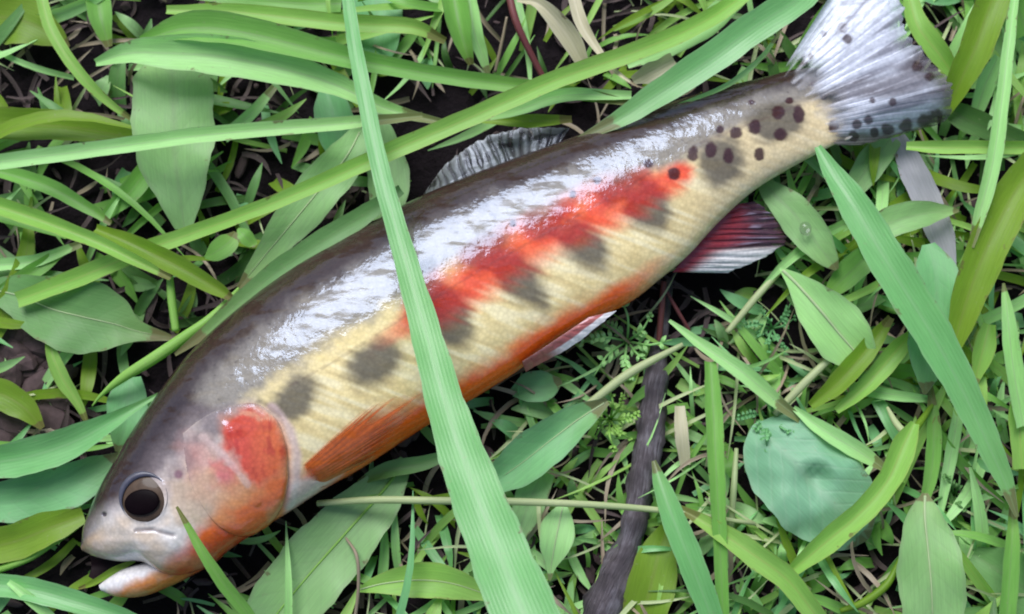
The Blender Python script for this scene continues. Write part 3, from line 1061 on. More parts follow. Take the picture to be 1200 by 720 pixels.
    fan('anal_fin', [(788, 319, 19), (808, 296, 19.5), (832, 268, 20), (862, 240, 20)],
        [(852, 320, 14), (888, 306, 14.5), (916, 286, 15), (924, 272, 15.5), (905, 252, 17), (884, 236, 18)], root, anal_col, alpha=lambda u, v, ray: 1 - smooth(0.5, 1.0, u) * (0.6 - 0.5 * ray) * (v > 0.3), rays=11, ripple=0.5)

    def pelvic_col(X, Y, u, v, ray):
        c = np.zeros(X.shape + (3,)) + np.array((0.45, 0.12, 0.11))
        c = mix3(c, ray * 0.2, (0.5, 0.25, 0.22))
        c = mix3(c, smooth(0.5, 0.62, u) * smooth(0.25, 0.5, v), (0.82, 0.80, 0.80))
        c = mix3(c, (1 - smooth(0.0, 0.22, u)) * 0.6, (0.62, 0.28, 0.24))
        return c
    fan('pelvic_fin', [(612, 424, 26), (650, 399, 26), (690, 372, 25.5)], [(616, 436, 22), (668, 407, 23), (724, 364, 26)], root, pelvic_col, rays=7, ripple=0.15)

    def pect_col(X, Y, u, v, ray):
        c = np.zeros(X.shape + (3,)) + np.array((0.68, 0.145, 0.028))
        c = mix3(c, (1 - smooth(0.0, 0.3, v + (fbm(X / 14, Y / 14, 2) - 0.5) * 0.3)) * 0.5 * smooth(0.2, 0.7, u), (0.30, 0.09, 0.03))
        c = mix3(c, smooth(0.75, 1.0, u) * 0.6, (0.42, 0.2, 0.06))
        c = mix3(c, ray * 0.12, (0.68, 0.22, 0.06))
        return c

    def on(px, py, up):
        hit, _ = cast(bvh, px, py)
        return (px, py, (hit.z * 1000 if hit else 15) + up)
    fan('pectoral_fin', [on(350, 550, 0.2), on(360, 562, 0.2), on(374, 573, 0.3)],
        [on(428, 478, 0.5), on(456, 468, 0.9), on(490, 470, 1.0), on(472, 498, 1.0), on(440, 532, 1.0), on(415, 556, 1.0)], root, pect_col, alpha=lambda u, v, ray: smooth(0.0, 0.12, u) * (1 - 0.9 * smooth(0.5, 0.98, u + 0.25 * (ray - 0.5))) * (1 - 0.8 * smooth(0.12, 0.0, v) - 0.5 * smooth(0.85, 1.0, v)), rays=12, ripple=0.06, sag=0.5, fray=0.12)

    # keep the children where they were built
    bpy.context.view_layer.update()
    inv = root.matrix_world.inverted()
    for ch in root.children:
        ch.matrix_parent_inverse = inv
    return bvh


bvh_fish = build_trout()

# ------------------------------------------------------------------ traced plants
# upper left
leaf('broad pale oval leaf standing upright behind the long thin blade at upper left', 'broad',
     [(216, 268, 13, 20), (211, 230, 16, 52), (205, 185, 18, 84), (203, 135, 18.5, 92), (202, 95, 17, 84), (200, 70, 15, 52), (199, 58, 14, 8)], rib=False, fold=0.1)
blade('long straight pale blade running from the left edge across the broad oval leaf', 'pale',
      [(-30, 194, 24, 17), (60, 182, 27, 18), (150, 170, 29, 18), (250, 157, 31, 18), (400, 145, 30, 16), (495, 136, 27, 8)], fold=0.3)
blade('wide arching pale blade with a drooping bluish tip above the oval leaf', 'pale',
      [(112, 74, 22, 8), (150, 62, 25, 24), (200, 62, 27, 38), (260, 66, 27, 46), (330, 80, 26, 40), (395, 100, 24, 26), (455, 128, 24, 16), (530, 146, 24, 6)], fold=0.35)
blade('darker green blade arching along the top edge of the wide pale one', 'green',
      [(165, 48, 25, 10), (220, 32, 28, 34), (290, 38, 29, 36), (400, 66, 28, 26), (500, 86, 27, 20), (600, 100, 26, 18), (690, 112, 25, 14), (752, 124, 24, 4)], fold=0.3)
blade('yellow green blade along the top edge ending left of the folded upright blade', 'yellow',
      [(195, 12, 14, 10), (280, 14, 16, 18), (400, 27, 18, 20), (480, 31, 18, 18), (522, 48, 16, 8)], fold=0.3)
blade('thin yellow green blade bending down from the top left corner', 'yellow',
      [(46, -10, 22, 12), (62, 40, 24, 14), (98, 92, 23, 13), (130, 122, 20, 9), (160, 144, 17, 4)], fold=0.3)
blade('wide olive blade entering from the left edge behind the oval leaf', 'olive',
      [(-30, 145, 11, 34), (30, 146, 13, 36), (90, 150, 14, 30), (170, 164, 13, 14)], fold=0.25)
leaf('blurred olive leaf filling the very top left corner', 'olive', [(-30, 20, 8, 30), (20, 22, 10, 60), (60, 40, 9, 30), (80, 56, 8, 6)], rib=False)
blade('short upright green blade at the top edge right of the corner leaf', 'green', [(112, -20, 10, 24), (118, 20, 12, 26), (128, 55, 10, 8)], fold=0.3)
blade('broad green blade hidden along the top edge above the arching blades', 'green', [(215, -14, 12, 20), (330, 2, 13, 26), (400, 4, 13, 24)], fold=0.2)
blade('short pale diagonal blade between the oval leaf and dark soil', 'pale', [(262, 162, 9, 14), (292, 136, 10, 14), (322, 102, 9, 8)], fold=0.2)
blade('small dull green blade left of the base of the oval leaf', 'green', [(118, 258, 8, 10), (150, 228, 10, 24), (176, 194, 10, 22)], fold=0.2)
leaf('olive tinged broad leaf leaning along the trout back left of the big blade', 'broad',
     [(424, 150, 17, 18), (405, 185, 19, 44), (372, 225, 20, 52), (335, 270, 19, 42), (305, 306, 17, 22), (280, 338, 15, 6)], r=0.00016)
blade('mid green blade lying against the trout back from leaf to stalk', 'broadmid',
      [(470, 222, 24, 12), (430, 250, 25, 22), (390, 275, 25, 26), (330, 315, 24, 26), (285, 350, 22, 20), (240, 390, 20, 14), (205, 416, 18, 4)], fold=0.2)
leaf('flat pale leaf at the top edge behind the upper end of the big blade', 'teal', [(440, -30, 6, 40), (442, 10, 8, 56), (440, 50, 8, 54), (432, 84, 7, 20)], rib=False)
leaf('upright pale leaf in shade behind the big blade above the trout back', 'broad', [(452, 262, 12, 30), (456, 220, 12, 48), (450, 180, 11, 44), (436, 130, 9, 20)], rib=False)
leaf('bluish leaf half hidden below the arching blades left of the big blade', 'teal', [(402, 190, 8, 20), (396, 160, 10, 44), (388, 125, 9, 40), (380, 100, 8, 10)], rib=False)

# the two long crossing blades
blade('biggest blade, blue green, crossing over the trout from top to bottom edge', 'bluegreen',
      [(404, -60, 30, 10), (408, 0, 35, 14), (417, 60, 39, 17), (427, 110, 42, 19), (446, 200, 46, 22), (474, 300, 50, 27), (502, 400, 55, 37),
       (524, 480, 60, 46), (551, 560, 65, 59), (582, 640, 70, 68), (614, 720, 76, 78), (650, 800, 80, 84)], fold=0.14, n=60)
blade('long yellow green blade slanting from the left leaf pile up to the top edge', 'yellow',
      [(20, 352, 13, 18), (90, 326, 16, 22), (170, 293, 20, 20), (240, 268, 24, 18), (325, 236, 29, 18), (410, 199, 32, 20), (480, 168, 33, 22), (560, 134, 33, 22),
       (650, 94, 32, 22), (730, 66, 30, 22), (800, 38, 28, 22), (850, 10, 26, 20), (900, -30, 24, 18)], fold=0.25, n=44)
blade('wide blue green blade slanting over the rear of the trout back to top edge', 'bluegreen',
      [(985, -60, 30, 30), (938, -4, 33, 34), (890, 28, 34, 36), (835, 68, 33, 36), (775, 108, 30, 32), (722, 142, 27, 20), (676, 164, 24, 5)], fold=0.2)
blade('thin pale blade below the wide blue green one beside the trout back', 'pale', [(792, 124, 25, 3), (850, 101, 27, 6), (890, 70, 27, 6), (915, 36, 26, 3)], fold=0.2)
blade('folded upright dark green blade with a pale right side at the top edge', 'green', [(528, -30, 20, 24), (536, 20, 22, 30), (545, 55, 20, 18), (552, 76, 17, 6)], fold=0.7)
blade('pale narrow blade beside the folded upright one at the top edge', 'pale', [(548, -20, 18, 14), (554, 30, 20, 20), (564, 62, 18, 14), (572, 88, 15, 5)], fold=0.4)
stalk('red brown stem dropping from the top edge beside the cream dead leaf', 'maroon', [(594, -20, 12, 9), (603, 20, 12, 10), (618, 55, 10, 9), (637, 92, 7, 8)])
leaf('curled cream dead leaf at the top edge above the crossing blades', 'cream', [(606, 0, 22, 5), (628, 3, 25, 12), (648, 20, 25, 20), (668, 46, 23, 24), (684, 76, 20, 14), (694, 92, 18, 4)],
     name='dead_leaf', cat='dead leaf', fold=0.6, rib=False)
leaf('narrow beige dead leaf hanging right of the curled cream one', 'cream', [(668, -20, 18, 12), (680, 24, 20, 15), (700, 58, 22, 9), (722, 84, 28, 5), (748, 102, 30, 2)],
     name='dead_leaf', cat='dead leaf', fold=0.5, rib=False)
leaf('small torn white dead leaf scrap beside the wide blue green blade', 'cream', [(742, 96, 22, 10), (765, 84, 24, 24), (790, 70, 24, 16)], name='dead_leaf', cat='dead leaf', fold=0.3, rib=False, jitter=0.2)
stalk('thin straight pale stem left of the red brown stem', 'tan', [(594, 20, 12, 3), (588, 50, 10, 4), (580, 85, 8, 4)])
blade('small olive blade under the crossing of the long yellow green blade', 'olive', [(560, 140, 24, 8), (620, 142, 24, 16), (670, 140, 22, 8)], fold=0.3)
blade('pale wisp below the long yellow green blade over the dorsal fin', 'pale', [(556, 140, 28, 8), (610, 128, 27, 14), (660, 112, 26, 16), (740, 112, 25, 10)], fold=0.25)
blade('wide pale yellow blade behind the long yellow green blade at top edge', 'pale', [(735, 76, 22, 10), (780, 56, 23, 24), (830, 28, 22, 28), (880, -20, 20, 26)], fold=0.25)

# left
blade('thick light yellow stalk like blade from the left edge to the trout back', 'yellow', [(-30, 234, 19, 18), (30, 252, 21, 20), (110, 282, 23, 16), (160, 306, 23, 13), (200, 326, 22, 6)], fold=0.5)
blade('darker olive blade continuing from the yellow stalk toward the trout', 'olive', [(112, 268, 20, 10), (150, 284, 22, 20), (200, 308, 22, 24), (250, 336, 21, 18), (275, 352, 20, 6)], fold=0.4)
blade('upper narrow green blade falling from the left edge to the olive blade', 'green', [(-20, 196, 12, 14), (50, 216, 15, 18), (100, 242, 16, 14), (130, 262, 16, 6)], fold=0.3)
leaf('large oval leaf pointing right above the brown clods at left', 'broadmid', [(-20, 338, 8, 20), (20, 346, 10, 46), (60, 362, 12, 76), (100, 372, 13, 84), (135, 380, 13, 62), (160, 388, 12, 26), (200, 396, 12, 7)], r=0.00014)
stalk('yellow green stem running below the large oval leaf to the trout back', 'yellow', [(280, 338, 17, 4), (248, 372, 18, 11), (215, 396, 18, 14), (180, 420, 18, 15), (145, 442, 17, 12), (120, 462, 15, 5), (108, 476, 14, 2)])
stalk('short yellow petiole joining the olive blade to the stem below', 'yellow', [(199, 325, 19, 8), (201, 350, 18, 10), (206, 388, 17, 9)])
blade('pale green blade low at the left edge below the yellow stalk', 'pale', [(-20, 312, 8, 14), (40, 306, 10, 14), (95, 286, 10, 8)], fold=0.3)
blade('green slanting blade at left edge beneath the yellow stalk', 'green', [(-10, 350, 8, 14), (40, 318, 10, 18), (80, 290, 9, 8)], fold=0.3)
blade('narrow upright yellow green leaf beside the brown clods', 'yellow', [(56, 394, 11, 5), (62, 418, 12, 14), (74, 445, 11, 17), (92, 474, 9, 10), (104, 500, 7, 4)], fold=0.5)
leaf('wide olive leaf at the left edge below the brown clods', 'olive', [(-30, 460, 8, 26), (0, 462, 10, 34), (28, 478, 10, 28), (50, 502, 8, 6)], rib=False)
leaf('small teal leaf beside the trout head under the stem end', 'teal', [(152, 442, 11, 26), (150, 470, 12, 44), (146, 500, 12, 38), (138, 530, 10, 6)], rib=False)
blade('broad green blade with a bright edge reaching the trout head from left', 'bluegreen', [(-30, 545, 14, 30), (30, 536, 17, 40), (85, 518, 19, 36), (130, 494, 20, 20), (165, 474, 20, 8), (205, 452, 20, 3)], fold=0.35)
leaf('wide soft green leaf ending at the trout forehead', 'teal', [(-30, 592, 9, 34), (25, 586, 11, 50), (75, 572, 13, 52), (115, 552, 13, 36), (142, 532, 12, 6)], rib=False, fold=0.25)
blade('bright olive blade pointing at the trout snout from the left edge', 'olive', [(-30, 646, 11, 36), (20, 634, 13, 40), (60, 618, 14, 36), (98, 604, 13, 18)], fold=0.25)
stalk('thin yellow stem below the bright olive blade at the snout', 'yellow', [(-20, 674, 10, 8), (30, 656, 12, 9), (60, 638, 12, 8), (92, 618, 11, 4)])
blade('green blade along the bottom left corner under the lower jaw', 'bluegreen', [(-30, 682, 13, 22), (40, 692, 15, 26), (90, 706, 15, 24), (140, 722, 14, 20), (210, 752, 12, 12)], fold=0.3)
blade('pale narrow blade crossing the bottom left corner', 'pale', [(10, 682, 15, 6), (35, 702, 15, 12), (62, 726, 13, 10), (80, 750, 12, 6)], fold=0.3)
blade('thin grey green blade curving over the trout cheek from below', 'green', [(207, 594, 37.5, 3), (222, 620, 37, 8), (240, 652, 36, 12), (262, 684, 33, 15), (292, 722, 28, 14), (310, 750, 25, 10)], fold=0.3)
blade('thin olive blade lying inside the open mouth of the trout', 'olive', [(158, 657, 17, 4), (135, 668, 16, 8), (112, 682, 15, 7), (92, 690, 13, 3)], fold=0.3)


def clover(px, py, h, label, leaves, mat='green'):
    root = empty('seedling', P(px, py, 2))
    tag(root, label, 'plant', 'small plants in the grass')
    bpy.context.view_layer.update()
    inv = root.matrix_world.inverted()
    for pts in leaves:
        o = ribbon('leaf', pts, mat, parent=root, fold=0.15)
        o.matrix_parent_inverse = inv
    s = tube('stem', [(px, py, 2, 3), (px - 2, py - 6, h * 0.6, 3), (px, py - 10, h, 2)], 'stalkpale', parent=root, n=8)
    s.matrix_parent_inverse = inv
    return root


clover(272, 288, 12, 'seedling with a pair of small round leaves under the slanting blade', [
    [(240, 302, 12, 3), (252, 296, 13, 22), (268, 284, 13, 24), (276, 272, 12, 4)], [(279, 268, 12, 3), (286, 276, 13, 18), (296, 286, 12, 12), (298, 290, 12, 3)]])

# bottom middle
leaf('large mottled pale leaf below the trout throat with a bright midrib', 'broad', [(476, 540, 8, 16), (445, 580, 10, 56), (405, 625, 11, 78), (360, 676, 11, 84), (318, 728, 10, 70), (290, 770, 8, 50)], ribmat='yellow', r=0.0003, wave=0.1)
stalk('pale horizontal stalk crossing under the big blade below the trout', 'stalkpale', [(372, 590, 14, 7), (440, 586, 17, 9), (520, 587, 19, 9), (600, 588, 19, 9), (700, 592, 18, 8), (790, 600, 16, 7), (885, 614, 12, 5)])
leaf('folded leaf right of the big blade with dark upper half and pale lower half', 'teal', [(712, 470, 16, 8), (680, 490, 17, 34), (645, 516, 17, 50), (612, 542, 16, 52), (578, 566, 14, 30)], fold=0.6, r=0.00012)
leaf('yellowish leaf end hanging below the folded leaf near the big blade', 'broad', [(636, 552, 12, 30), (622, 585, 12, 38), (610, 618, 11, 26), (604, 640, 10, 5)], rib=False)
leaf('small pointed pale leaf hanging under the horizontal stalk', 'pale', [(660, 592, 14, 10), (655, 615, 15, 38), (650, 640, 15, 36), (646, 664, 13, 12), (644, 680, 12, 3)], r=0.00012)
leaf('yellow green pointed leaf low at the bottom edge left of the big blade', 'yellow', [(418, 692, 9, 4), (450, 684, 11, 24), (490, 680, 12, 40), (530, 684, 12, 36), (575, 698, 11, 14), (600, 702, 10, 5)], fold=0.3, r=0.00014)
stalk('thin arched grey stem at the bottom edge left of the yellow green leaf', 'tan', [(405, 630, 10, 3), (418, 652, 14, 4), (420, 690, 12, 4), (414, 740, 8, 4)])
leaf('small round bluish leaf tucked below the orange belly', 'teal', [(600, 460, 9, 10), (618, 455, 10, 34), (640, 452, 10, 34), (658, 446, 9, 6)], rib=False)
blade('dark green blade reaching out from below the belly to the big blade', 'broadmid', [(420, 566, 10, 6), (450, 552, 12, 18), (490, 544, 12, 18), (530, 532, 11, 10)], fold=0.25)
tw = tube('twig', [(784, 330, 3, 10), (776, 390, 5, 16), (768, 450, 6, 28), (760, 520, 7, 32), (748, 580, 7, 30), (735, 640, 7, 34), (716, 690, 7, 42), (690, 760, 6, 48)], 'bark',
          'dark grey fallen twig lying between the trout and the bottom edge', 'twig', n=70, sides=14, rough=0.35)
stalk('thin pale stalk leaning over the top of the twig', 'stalkpale', [(664, 496, 14, 7), (700, 466, 16, 10), (740, 436, 17, 11), (800, 404, 16, 6)])
stalk('red stem coming out from under the orange belly end', 'maroon', [(778, 330, 10, 7), (775, 365, 9, 8), (772, 404, 6, 7)])
stalk('thin red stem slanting right beside the other red stem', 'maroon', [(780, 340, 9, 4), (795, 366, 8, 5), (808, 388, 6, 4)])
blade('pale cream dry strip standing beside the twig', 'cream', [(796, 476, 10, 12), (799, 510, 11, 16), (803, 545, 8, 12)], fold=0.2)
leaf('olive broad leaf at the bottom edge right of the twig', 'olive', [(782, 618, 8, 18), (772, 650, 10, 44), (762, 690, 10, 56), (750, 740, 8, 44)], rib=False)
blade('blue green blade from the twig down to the bottom edge', 'bluegreen', [(766, 540, 15, 5), (778, 578, 17, 22), (798, 630, 18, 30), (818, 680, 17, 30), (840, 740, 14, 24)], fold=0.3)
blade('tall upright green blade right of the cream strip', 'green', [(832, 424, 17, 14), (836, 480, 19, 20), (840, 560, 20, 19), (844, 640, 18, 16), (848, 740, 14, 14)], fold=0.4)

# right
blade('longest right hand blade, pale blue green, from the tail to the right edge', 'bluegreen',
      [(958, 172, 26, 8), (978, 206, 28, 24), (1002, 242, 30, 36), (1030, 290, 31, 42), (1062, 342, 31, 44), (1100, 404, 30, 42), (1132, 465, 28, 34), (1158, 520, 26, 28), (1178, 565, 24, 18), (1192, 606, 22, 4)], fold=0.2, n=44)
lf = leaf('oval leaf with a water drop behind the anal fin', 'broad', [(888, 206, 14, 8), (908, 228, 17, 30), (932, 252, 18, 42), (955, 282, 18, 40), (972, 304, 17, 22), (981, 316, 16, 5)], rib=False, fold=0.15)
leaf('pale pointed leaf with a bright white midrib right of the anal fin', 'pale', [(914, 314, 17, 3), (935, 334, 18, 26), (962, 364, 19, 56), (985, 392, 18, 66), (1006, 416, 17, 44), (1020, 434, 15, 6)], r=0.00035, fold=0.35)
leaf('rounded pale leaf behind the longest right hand blade', 'teal', [(1088, 286, 20, 14), (1096, 315, 22, 46), (1098, 360, 22, 58), (1090, 405, 20, 50), (1086, 440, 18, 26), (1084, 462, 16, 4)], rib=False)
blade('vivid olive blade curving down near the right edge', 'olive', [(1225, 180, 26, 34), (1192, 222, 28, 42), (1160, 284, 28, 44), (1136, 345, 26, 38), (1118, 405, 22, 18), (1112, 430, 20, 5)], fold=0.35)
blade('tall thin pale blade rising at the right edge beside the tail', 'pale', [(1192, -20, 30, 6), (1184, 35, 32, 12), (1174, 120, 33, 15), (1164, 190, 32, 17), (1150, 245, 30, 15), (1138, 290, 28, 6)], fold=0.4)
blade('narrow blade with a white tip at the right edge', 'pale', [(1176, 332, 26, 3), (1181, 370, 26, 14), (1188, 430, 24, 20), (1200, 500, 20, 20)], fold=0.4)
blade('pale yellow blade tip below the vivid olive blade', 'yellow', [(1160, 380, 16, 14), (1152, 412, 16, 24), (1142, 452, 14, 5)], fold=0.3)
blade('olive blade crossing behind the longest right hand blade', 'olive', [(950, 476, 14, 10), (985, 446, 17, 24), (1020, 405, 18, 22), (1044, 372, 17, 8)], fold=0.35)
blade('yellow green blade parallel below the olive crossing blade', 'yellow', [(980, 482, 13, 8), (1015, 452, 15, 20), (1050, 412, 16, 22), (1072, 388, 15, 8)], fold=0.35)
stalk('pale whitish stalk left of the olive crossing blade', 'stalkpale', [(908, 486, 12, 8), (940, 452, 15, 10), (976, 417, 16, 9)])
blade('pale green blade slanting down from the red stems to the right', 'pale', [(784, 376, 15, 4), (825, 406, 17, 14), (870, 436, 18, 20), (900, 462, 17, 18), (940, 494, 15, 8)], fold=0.35)
stalk('pale stalk slanting up to the tip of the anal fin', 'stalkpale', [(852, 390, 11, 7), (890, 344, 13, 9), (934, 296, 13, 6)])
leaf('pointed green leaf with its tip to the right below the tail', 'broad', [(1006, 285, 16, 20), (1036, 264, 18, 34), (1075, 252, 18, 32), (1105, 248, 17, 16), (1124, 247, 16, 3)], rib=False, fold=0.3)
leaf('grey lilac dry leaf strip below the tail', 'lilac', [(1052, 160, 10, 16), (1070, 200, 12, 30), (1088, 240, 12, 32), (1104, 280, 11, 28), (1116, 316, 9, 10)], name='dead_leaf', cat='dead leaf', rib=False, fold=0.2)
blade('bright straight horizontal blade from the tail tip to the right edge', 'yellow', [(1062, 172, 22, 10), (1100, 173, 24, 15), (1160, 173, 24, 15), (1230, 174, 22, 14)], fold=0.4)
blade('yellow green blade hanging at the upper right of the tail', 'yellow', [(1064, -10, 20, 14), (1076, 30, 22, 24), (1100, 62, 21, 24), (1118, 90, 18, 12), (1124, 108, 16, 3)], fold=0.3)
blade('wide olive blade rising from the tail tip to the top right', 'olive', [(1200, -60, 24, 34), (1166, -5, 26, 38), (1146, 50, 25, 36), (1128, 90, 22, 30), (1108, 132, 16, 12)], fold=0.35)
blade('short dark green blade right of the tail tip above the horizontal one', 'dark', [(1098, 120, 13, 10), (1130, 138, 15, 28), (1170, 156, 14, 26), (1220, 176, 12, 20)], fold=0.25)
leaf('broad green leaf in the top right corner', 'green', [(1182, -40, 20, 40), (1190, 0, 20, 50), (1205, 40, 16, 40)], rib=False)
blade('short pale green blade fan below the olive blade at right of the tail', 'pale', [(1170, 66, 15, 10), (1155, 100, 15, 20), (1142, 140, 12, 12)], fold=0.3)
leaf('green leaf end under the dark lower lobe of the tail', 'broad', [(1046, 160, 10, 24), (1024, 188, 12, 34), (1004, 216, 11, 26), (990, 240, 9, 5)], rib=False)
leaf('small dull leaf left of the rounded pale leaf', 'green', [(1040, 280, 13, 10), (1010, 306, 14, 30), (985, 330, 13, 26), (965, 352, 11, 5)], rib=False)

# cupped leaf
cup = leaf('big rounded blue green leaf with a crumpled centre at lower right', 'crumpled', [(884, 497, 11.0, 5), (892, 505, 11.9, 56), (904, 517, 13.3, 84), (924, 537, 15.0, 108), (951, 565, 16.0, 118), (977, 592, 15.0, 108), (997, 612, 13.3, 84), (1009, 624, 11.9, 56), (1018, 633, 11.0, 5)],
           rib=False, n=40, m=25, fold=-0.14, wave=0.08)
for v in cup.data.vertices:
    p = v.co
    c = P(957, 562, 16)
    d = (Vector((p.x, p.y, 0)) - Vector((c.x, c.y, 0))).length * 1000 / MMPX
    a = math.atan2(p.y - c.y, p.x - c.x)
    v.co.z += 0.0018 * math.exp(-(d / 60) ** 2) - 0.0042 * math.exp(-((d - 5) / 9) ** 2) + 0.0015 * math.exp(-((d - 22) / 9) ** 2) * math.sin(a + 0.4)
    v.co.z += 0.0009 * noise.noise(Vector((p.x, p.y, 0)) * 90) + 0.0009 * noise.noise(Vector((p.x, p.y, 3)) * 230)
    v.co.x += 0.0004 * noise.noise(Vector((p.x, p.y, 7)) * 160)
    v.co.y += 0.0004 * noise.noise(Vector((p.x, p.y, 9)) * 160)
blade('curved yellow green stalk passing over the rounded leaf edge', 'yellow', [(1072, 496, 21, 10), (1058, 525, 22, 28), (1040, 565, 22, 26), (1008, 602, 21, 26), (968, 636, 18, 26), (930, 668, 14, 14)], fold=0.5)
blade('bright yellow green blade below the rounded leaf toward the bottom edge', 'yellow', [(796, 596, 16, 8), (832, 616, 18, 18), (880, 648, 19, 28), (925, 682, 18, 26), (962, 730, 15, 22)], fold=0.4)
leaf('wide pale leaf with a midrib at the bottom edge under the lobed seedling', 'broad', [(1084, 578, 14, 6), (1084, 606, 16, 40), (1088, 645, 17, 66), (1092, 690, 17, 72), (1094, 745, 14, 62)], r=0.00026, fold=0.2)
blade('narrow green blade at the lower right corner below the longest blade', 'green', [(1186, 590, 18, 6), (1186, 640, 19, 16), (1182, 700, 17, 18), (1178, 760, 14, 16)], fold=0.4)
stalk('curved olive stem left of the wide pale leaf', 'olive', [(1056, 652, 12, 4), (1040, 684, 13, 9), (1012, 706, 12, 9), (985, 716, 10, 6)])
stalk('thin pale stalk standing left of the rounded leaf', 'stalkpale', [(863, 526, 12, 5), (860, 570, 14, 8), (857, 618, 10, 7)])
blade('pale green blade above the rounded leaf toward the curved stalk', 'pale', [(930, 478, 16, 6), (965, 504, 18, 18), (1005, 528, 18, 20), (1040, 552, 16, 8)], fold=0.3)
leaf('dull green leaf in the lower right corner', 'broadmid', [(1140, 650, 8, 20), (1175, 672, 10, 60), (1215, 700, 10, 70)], rib=False)
blade('yellow green blade on the right edge beside the longest blade end', 'yellow', [(1205, 440, 17, 22), (1196, 490, 18, 26), (1198, 550, 16, 20)], fold=0.3)
stalk('thin olive stem above the curved yellow green stalk', 'olive', [(1096, 470, 12, 4), (1082, 490, 16, 8), (1066, 512, 20, 10)])
stalk('short pale stem meeting the top of the curved stalk', 'stalkpale', [(1040, 478, 14, 4), (1050, 496, 17, 8), (1064, 512, 20, 9)])
blade('low pale green blade below the lower corner of the rounded pale leaf', 'pale', [(1100, 610, 9, 6), (1112, 545, 12, 14), (1122, 490, 13, 12), (1124, 450, 12, 4)], fold=0.3)
blade('upright green blade between the curved stalk and longest blade', 'green', [(1080, 600, 10, 8), (1092, 550, 13, 16), (1094, 500, 14, 16), (1090, 450, 13, 5)], fold=0.3)

# water drop resting on the oval leaf
c = P(944, 268, 20.2)
bm = bmesh.new()
bmesh.ops.create_uvsphere(bm, u_segments=24, v_segments=14, radius=0.0016)
for v in bm.verts:
    v.co.z = v.co.z * 0.62 if v.co.z > 0 else v.co.z * 0.2
    v.co.y *= 1.15
me = bpy.data.meshes.new('water_drop')
bm.to_mesh(me)
bm.free()
me.polygons.foreach_set('use_smooth', [True] * len(me.polygons))
me.materials.append(M['water'])
wd = bpy.data.objects.new('water_drop', me)
COL.objects.link(wd)
wd.location = c
tag(wd, 'clear round water drop resting on the oval leaf behind the anal fin', 'water drop')


# small feathery plants
def feather_plant(px, py, h, size, label, mat, count=7, spread=6.283, a0=0.0, name='feathery_plant'):
    root = empty(name, P(px, py, 2))
    tag(root, label, 'plant', 'small plants in the grass')
    bpy.context.view_layer.update()
    inv = root.matrix_world.inverted()
    for k in range(count):
        a = a0 + spread * k / count + random.uniform(-0.25, 0.25)
        L = size * random.uniform(0.7, 1.1)
        hh = h * random.uniform(0.7, 1.2)
        path = [(px, py, 3, 3), (px + math.cos(a) * L * 0.5, py - math.sin(a) * L * 0.5, hh, 3), (px + math.cos(a + 0.2) * L, py - math.sin(a + 0.2) * L, hh * 0.9, 1.5)]
        cc = catmull(path, 9)
        pos = Pn(cc[:, 0], cc[:, 1], cc[:, 2])
        V, F, LC = tube_data(pos, cc[:, 3] * 0.5 * MMPX * 0.001, 5)
        V, F, LC = [tuple(v) for v in V], list(F), list(LC)
        for i in range(2, 9):
            if random.random() < 0.35:
                continue
            for sgn in (-1, 1):
                aa = a + sgn * random.uniform(0.7, 1.1)
                l2 = L * 0.30 * (1 - 0.07 * i) * random.uniform(0.7, 1.2)
                w2 = max(3.0, L * 0.10)
                x0, y0, z0 = cc[i, 0], cc[i, 1], cc[i, 2]
                V2, F2, LC2, _, _, _ = ribbon_data([(x0, y0, z0, 1.5), (x0 + math.cos(aa) * l2 * 0.5, y0 - math.sin(aa) * l2 * 0.5, z0 + 1, w2), (x0 + math.cos(aa) * l2, y0 - math.sin(aa) * l2, z0 + 0.4, 1.2)], n=6, m=3)
                o0 = len(V)
                V += [tuple(v) for v in V2]
                F += [tuple(i_ + o0 for i_ in f) for f in F2]
                LC += [tuple(l) for l in LC2]
        o = mesh_obj('frond', V, F, M[mat], root)
        set_attr(o.data, 'lc', LC)
        o.matrix_parent_inverse = inv
    return root


feather_plant(735, 400, 12, 52, 'pale feathery plant in front of the pelvic fin', 'pale', 8)
feather_plant(715, 492, 12, 40, 'yellow green feathery plant beside the end of the folded leaf', 'yellow', 8)
feather_plant(905, 385, 8, 34, 'small grey green feathery plant left of the white ribbed leaf', 'teal', 7)
feather_plant(1118, 580, 10, 34, 'lobed seedling above the wide pale leaf at lower right', 'broadmid', 7)
feather_plant(905, 490, 13, 38, 'wispy teal plant over the upper left of the rounded leaf', 'teal', 7)


# ------------------------------------------------------------------ uncountable filler
class Batch:
    def __init__(self):
        self.V, self.F, self.L = [], [], []
        self.n = 0

    def add(self, V, F, L):
        self.V.append(np.asarray(V))
        self.L.append(np.asarray(L))
        self.F += [tuple(i + self.n for i in f) for f in F]
        self.n += len(V)

    def build(self, name, mat):
        if not self.n:
            return
        o = mesh_obj(name, np.concatenate(self.V), self.F, M[mat])
        set_attr(o.data, 'lc', np.concatenate(self.L))
        o['kind'] = 'stuff'
        return o


fish_poly = [p[0] for p in PAIRS] + [p[1] for p in PAIRS][::-1]


def rnd_blade(x, y, a, L, w, h0, h1, bend):
    """low blade in photo-plane coordinates"""
    n = 4
    pts = []
    for i in range(n):
        f = i / (n - 1)
        aa = a + bend * (f - 0.3)
        pts.append((x + math.cos(aa) * L * f, y - math.sin(aa) * L * f, h0 + (h1 - h0) * math.sin(f * 2.2) / 1.0, w * (0.7 + 0.6 * f if f < 0.5 else 2.0 * (1 - f) + 0.08)))
    return pts


batches = {k: Batch() for k in ('bluegreen', 'green', 'yellow', 'pale', 'dark', 'olive', 'teal', 'broad', 'broadmid', 'tan', 'litter', 'stalkpale')}


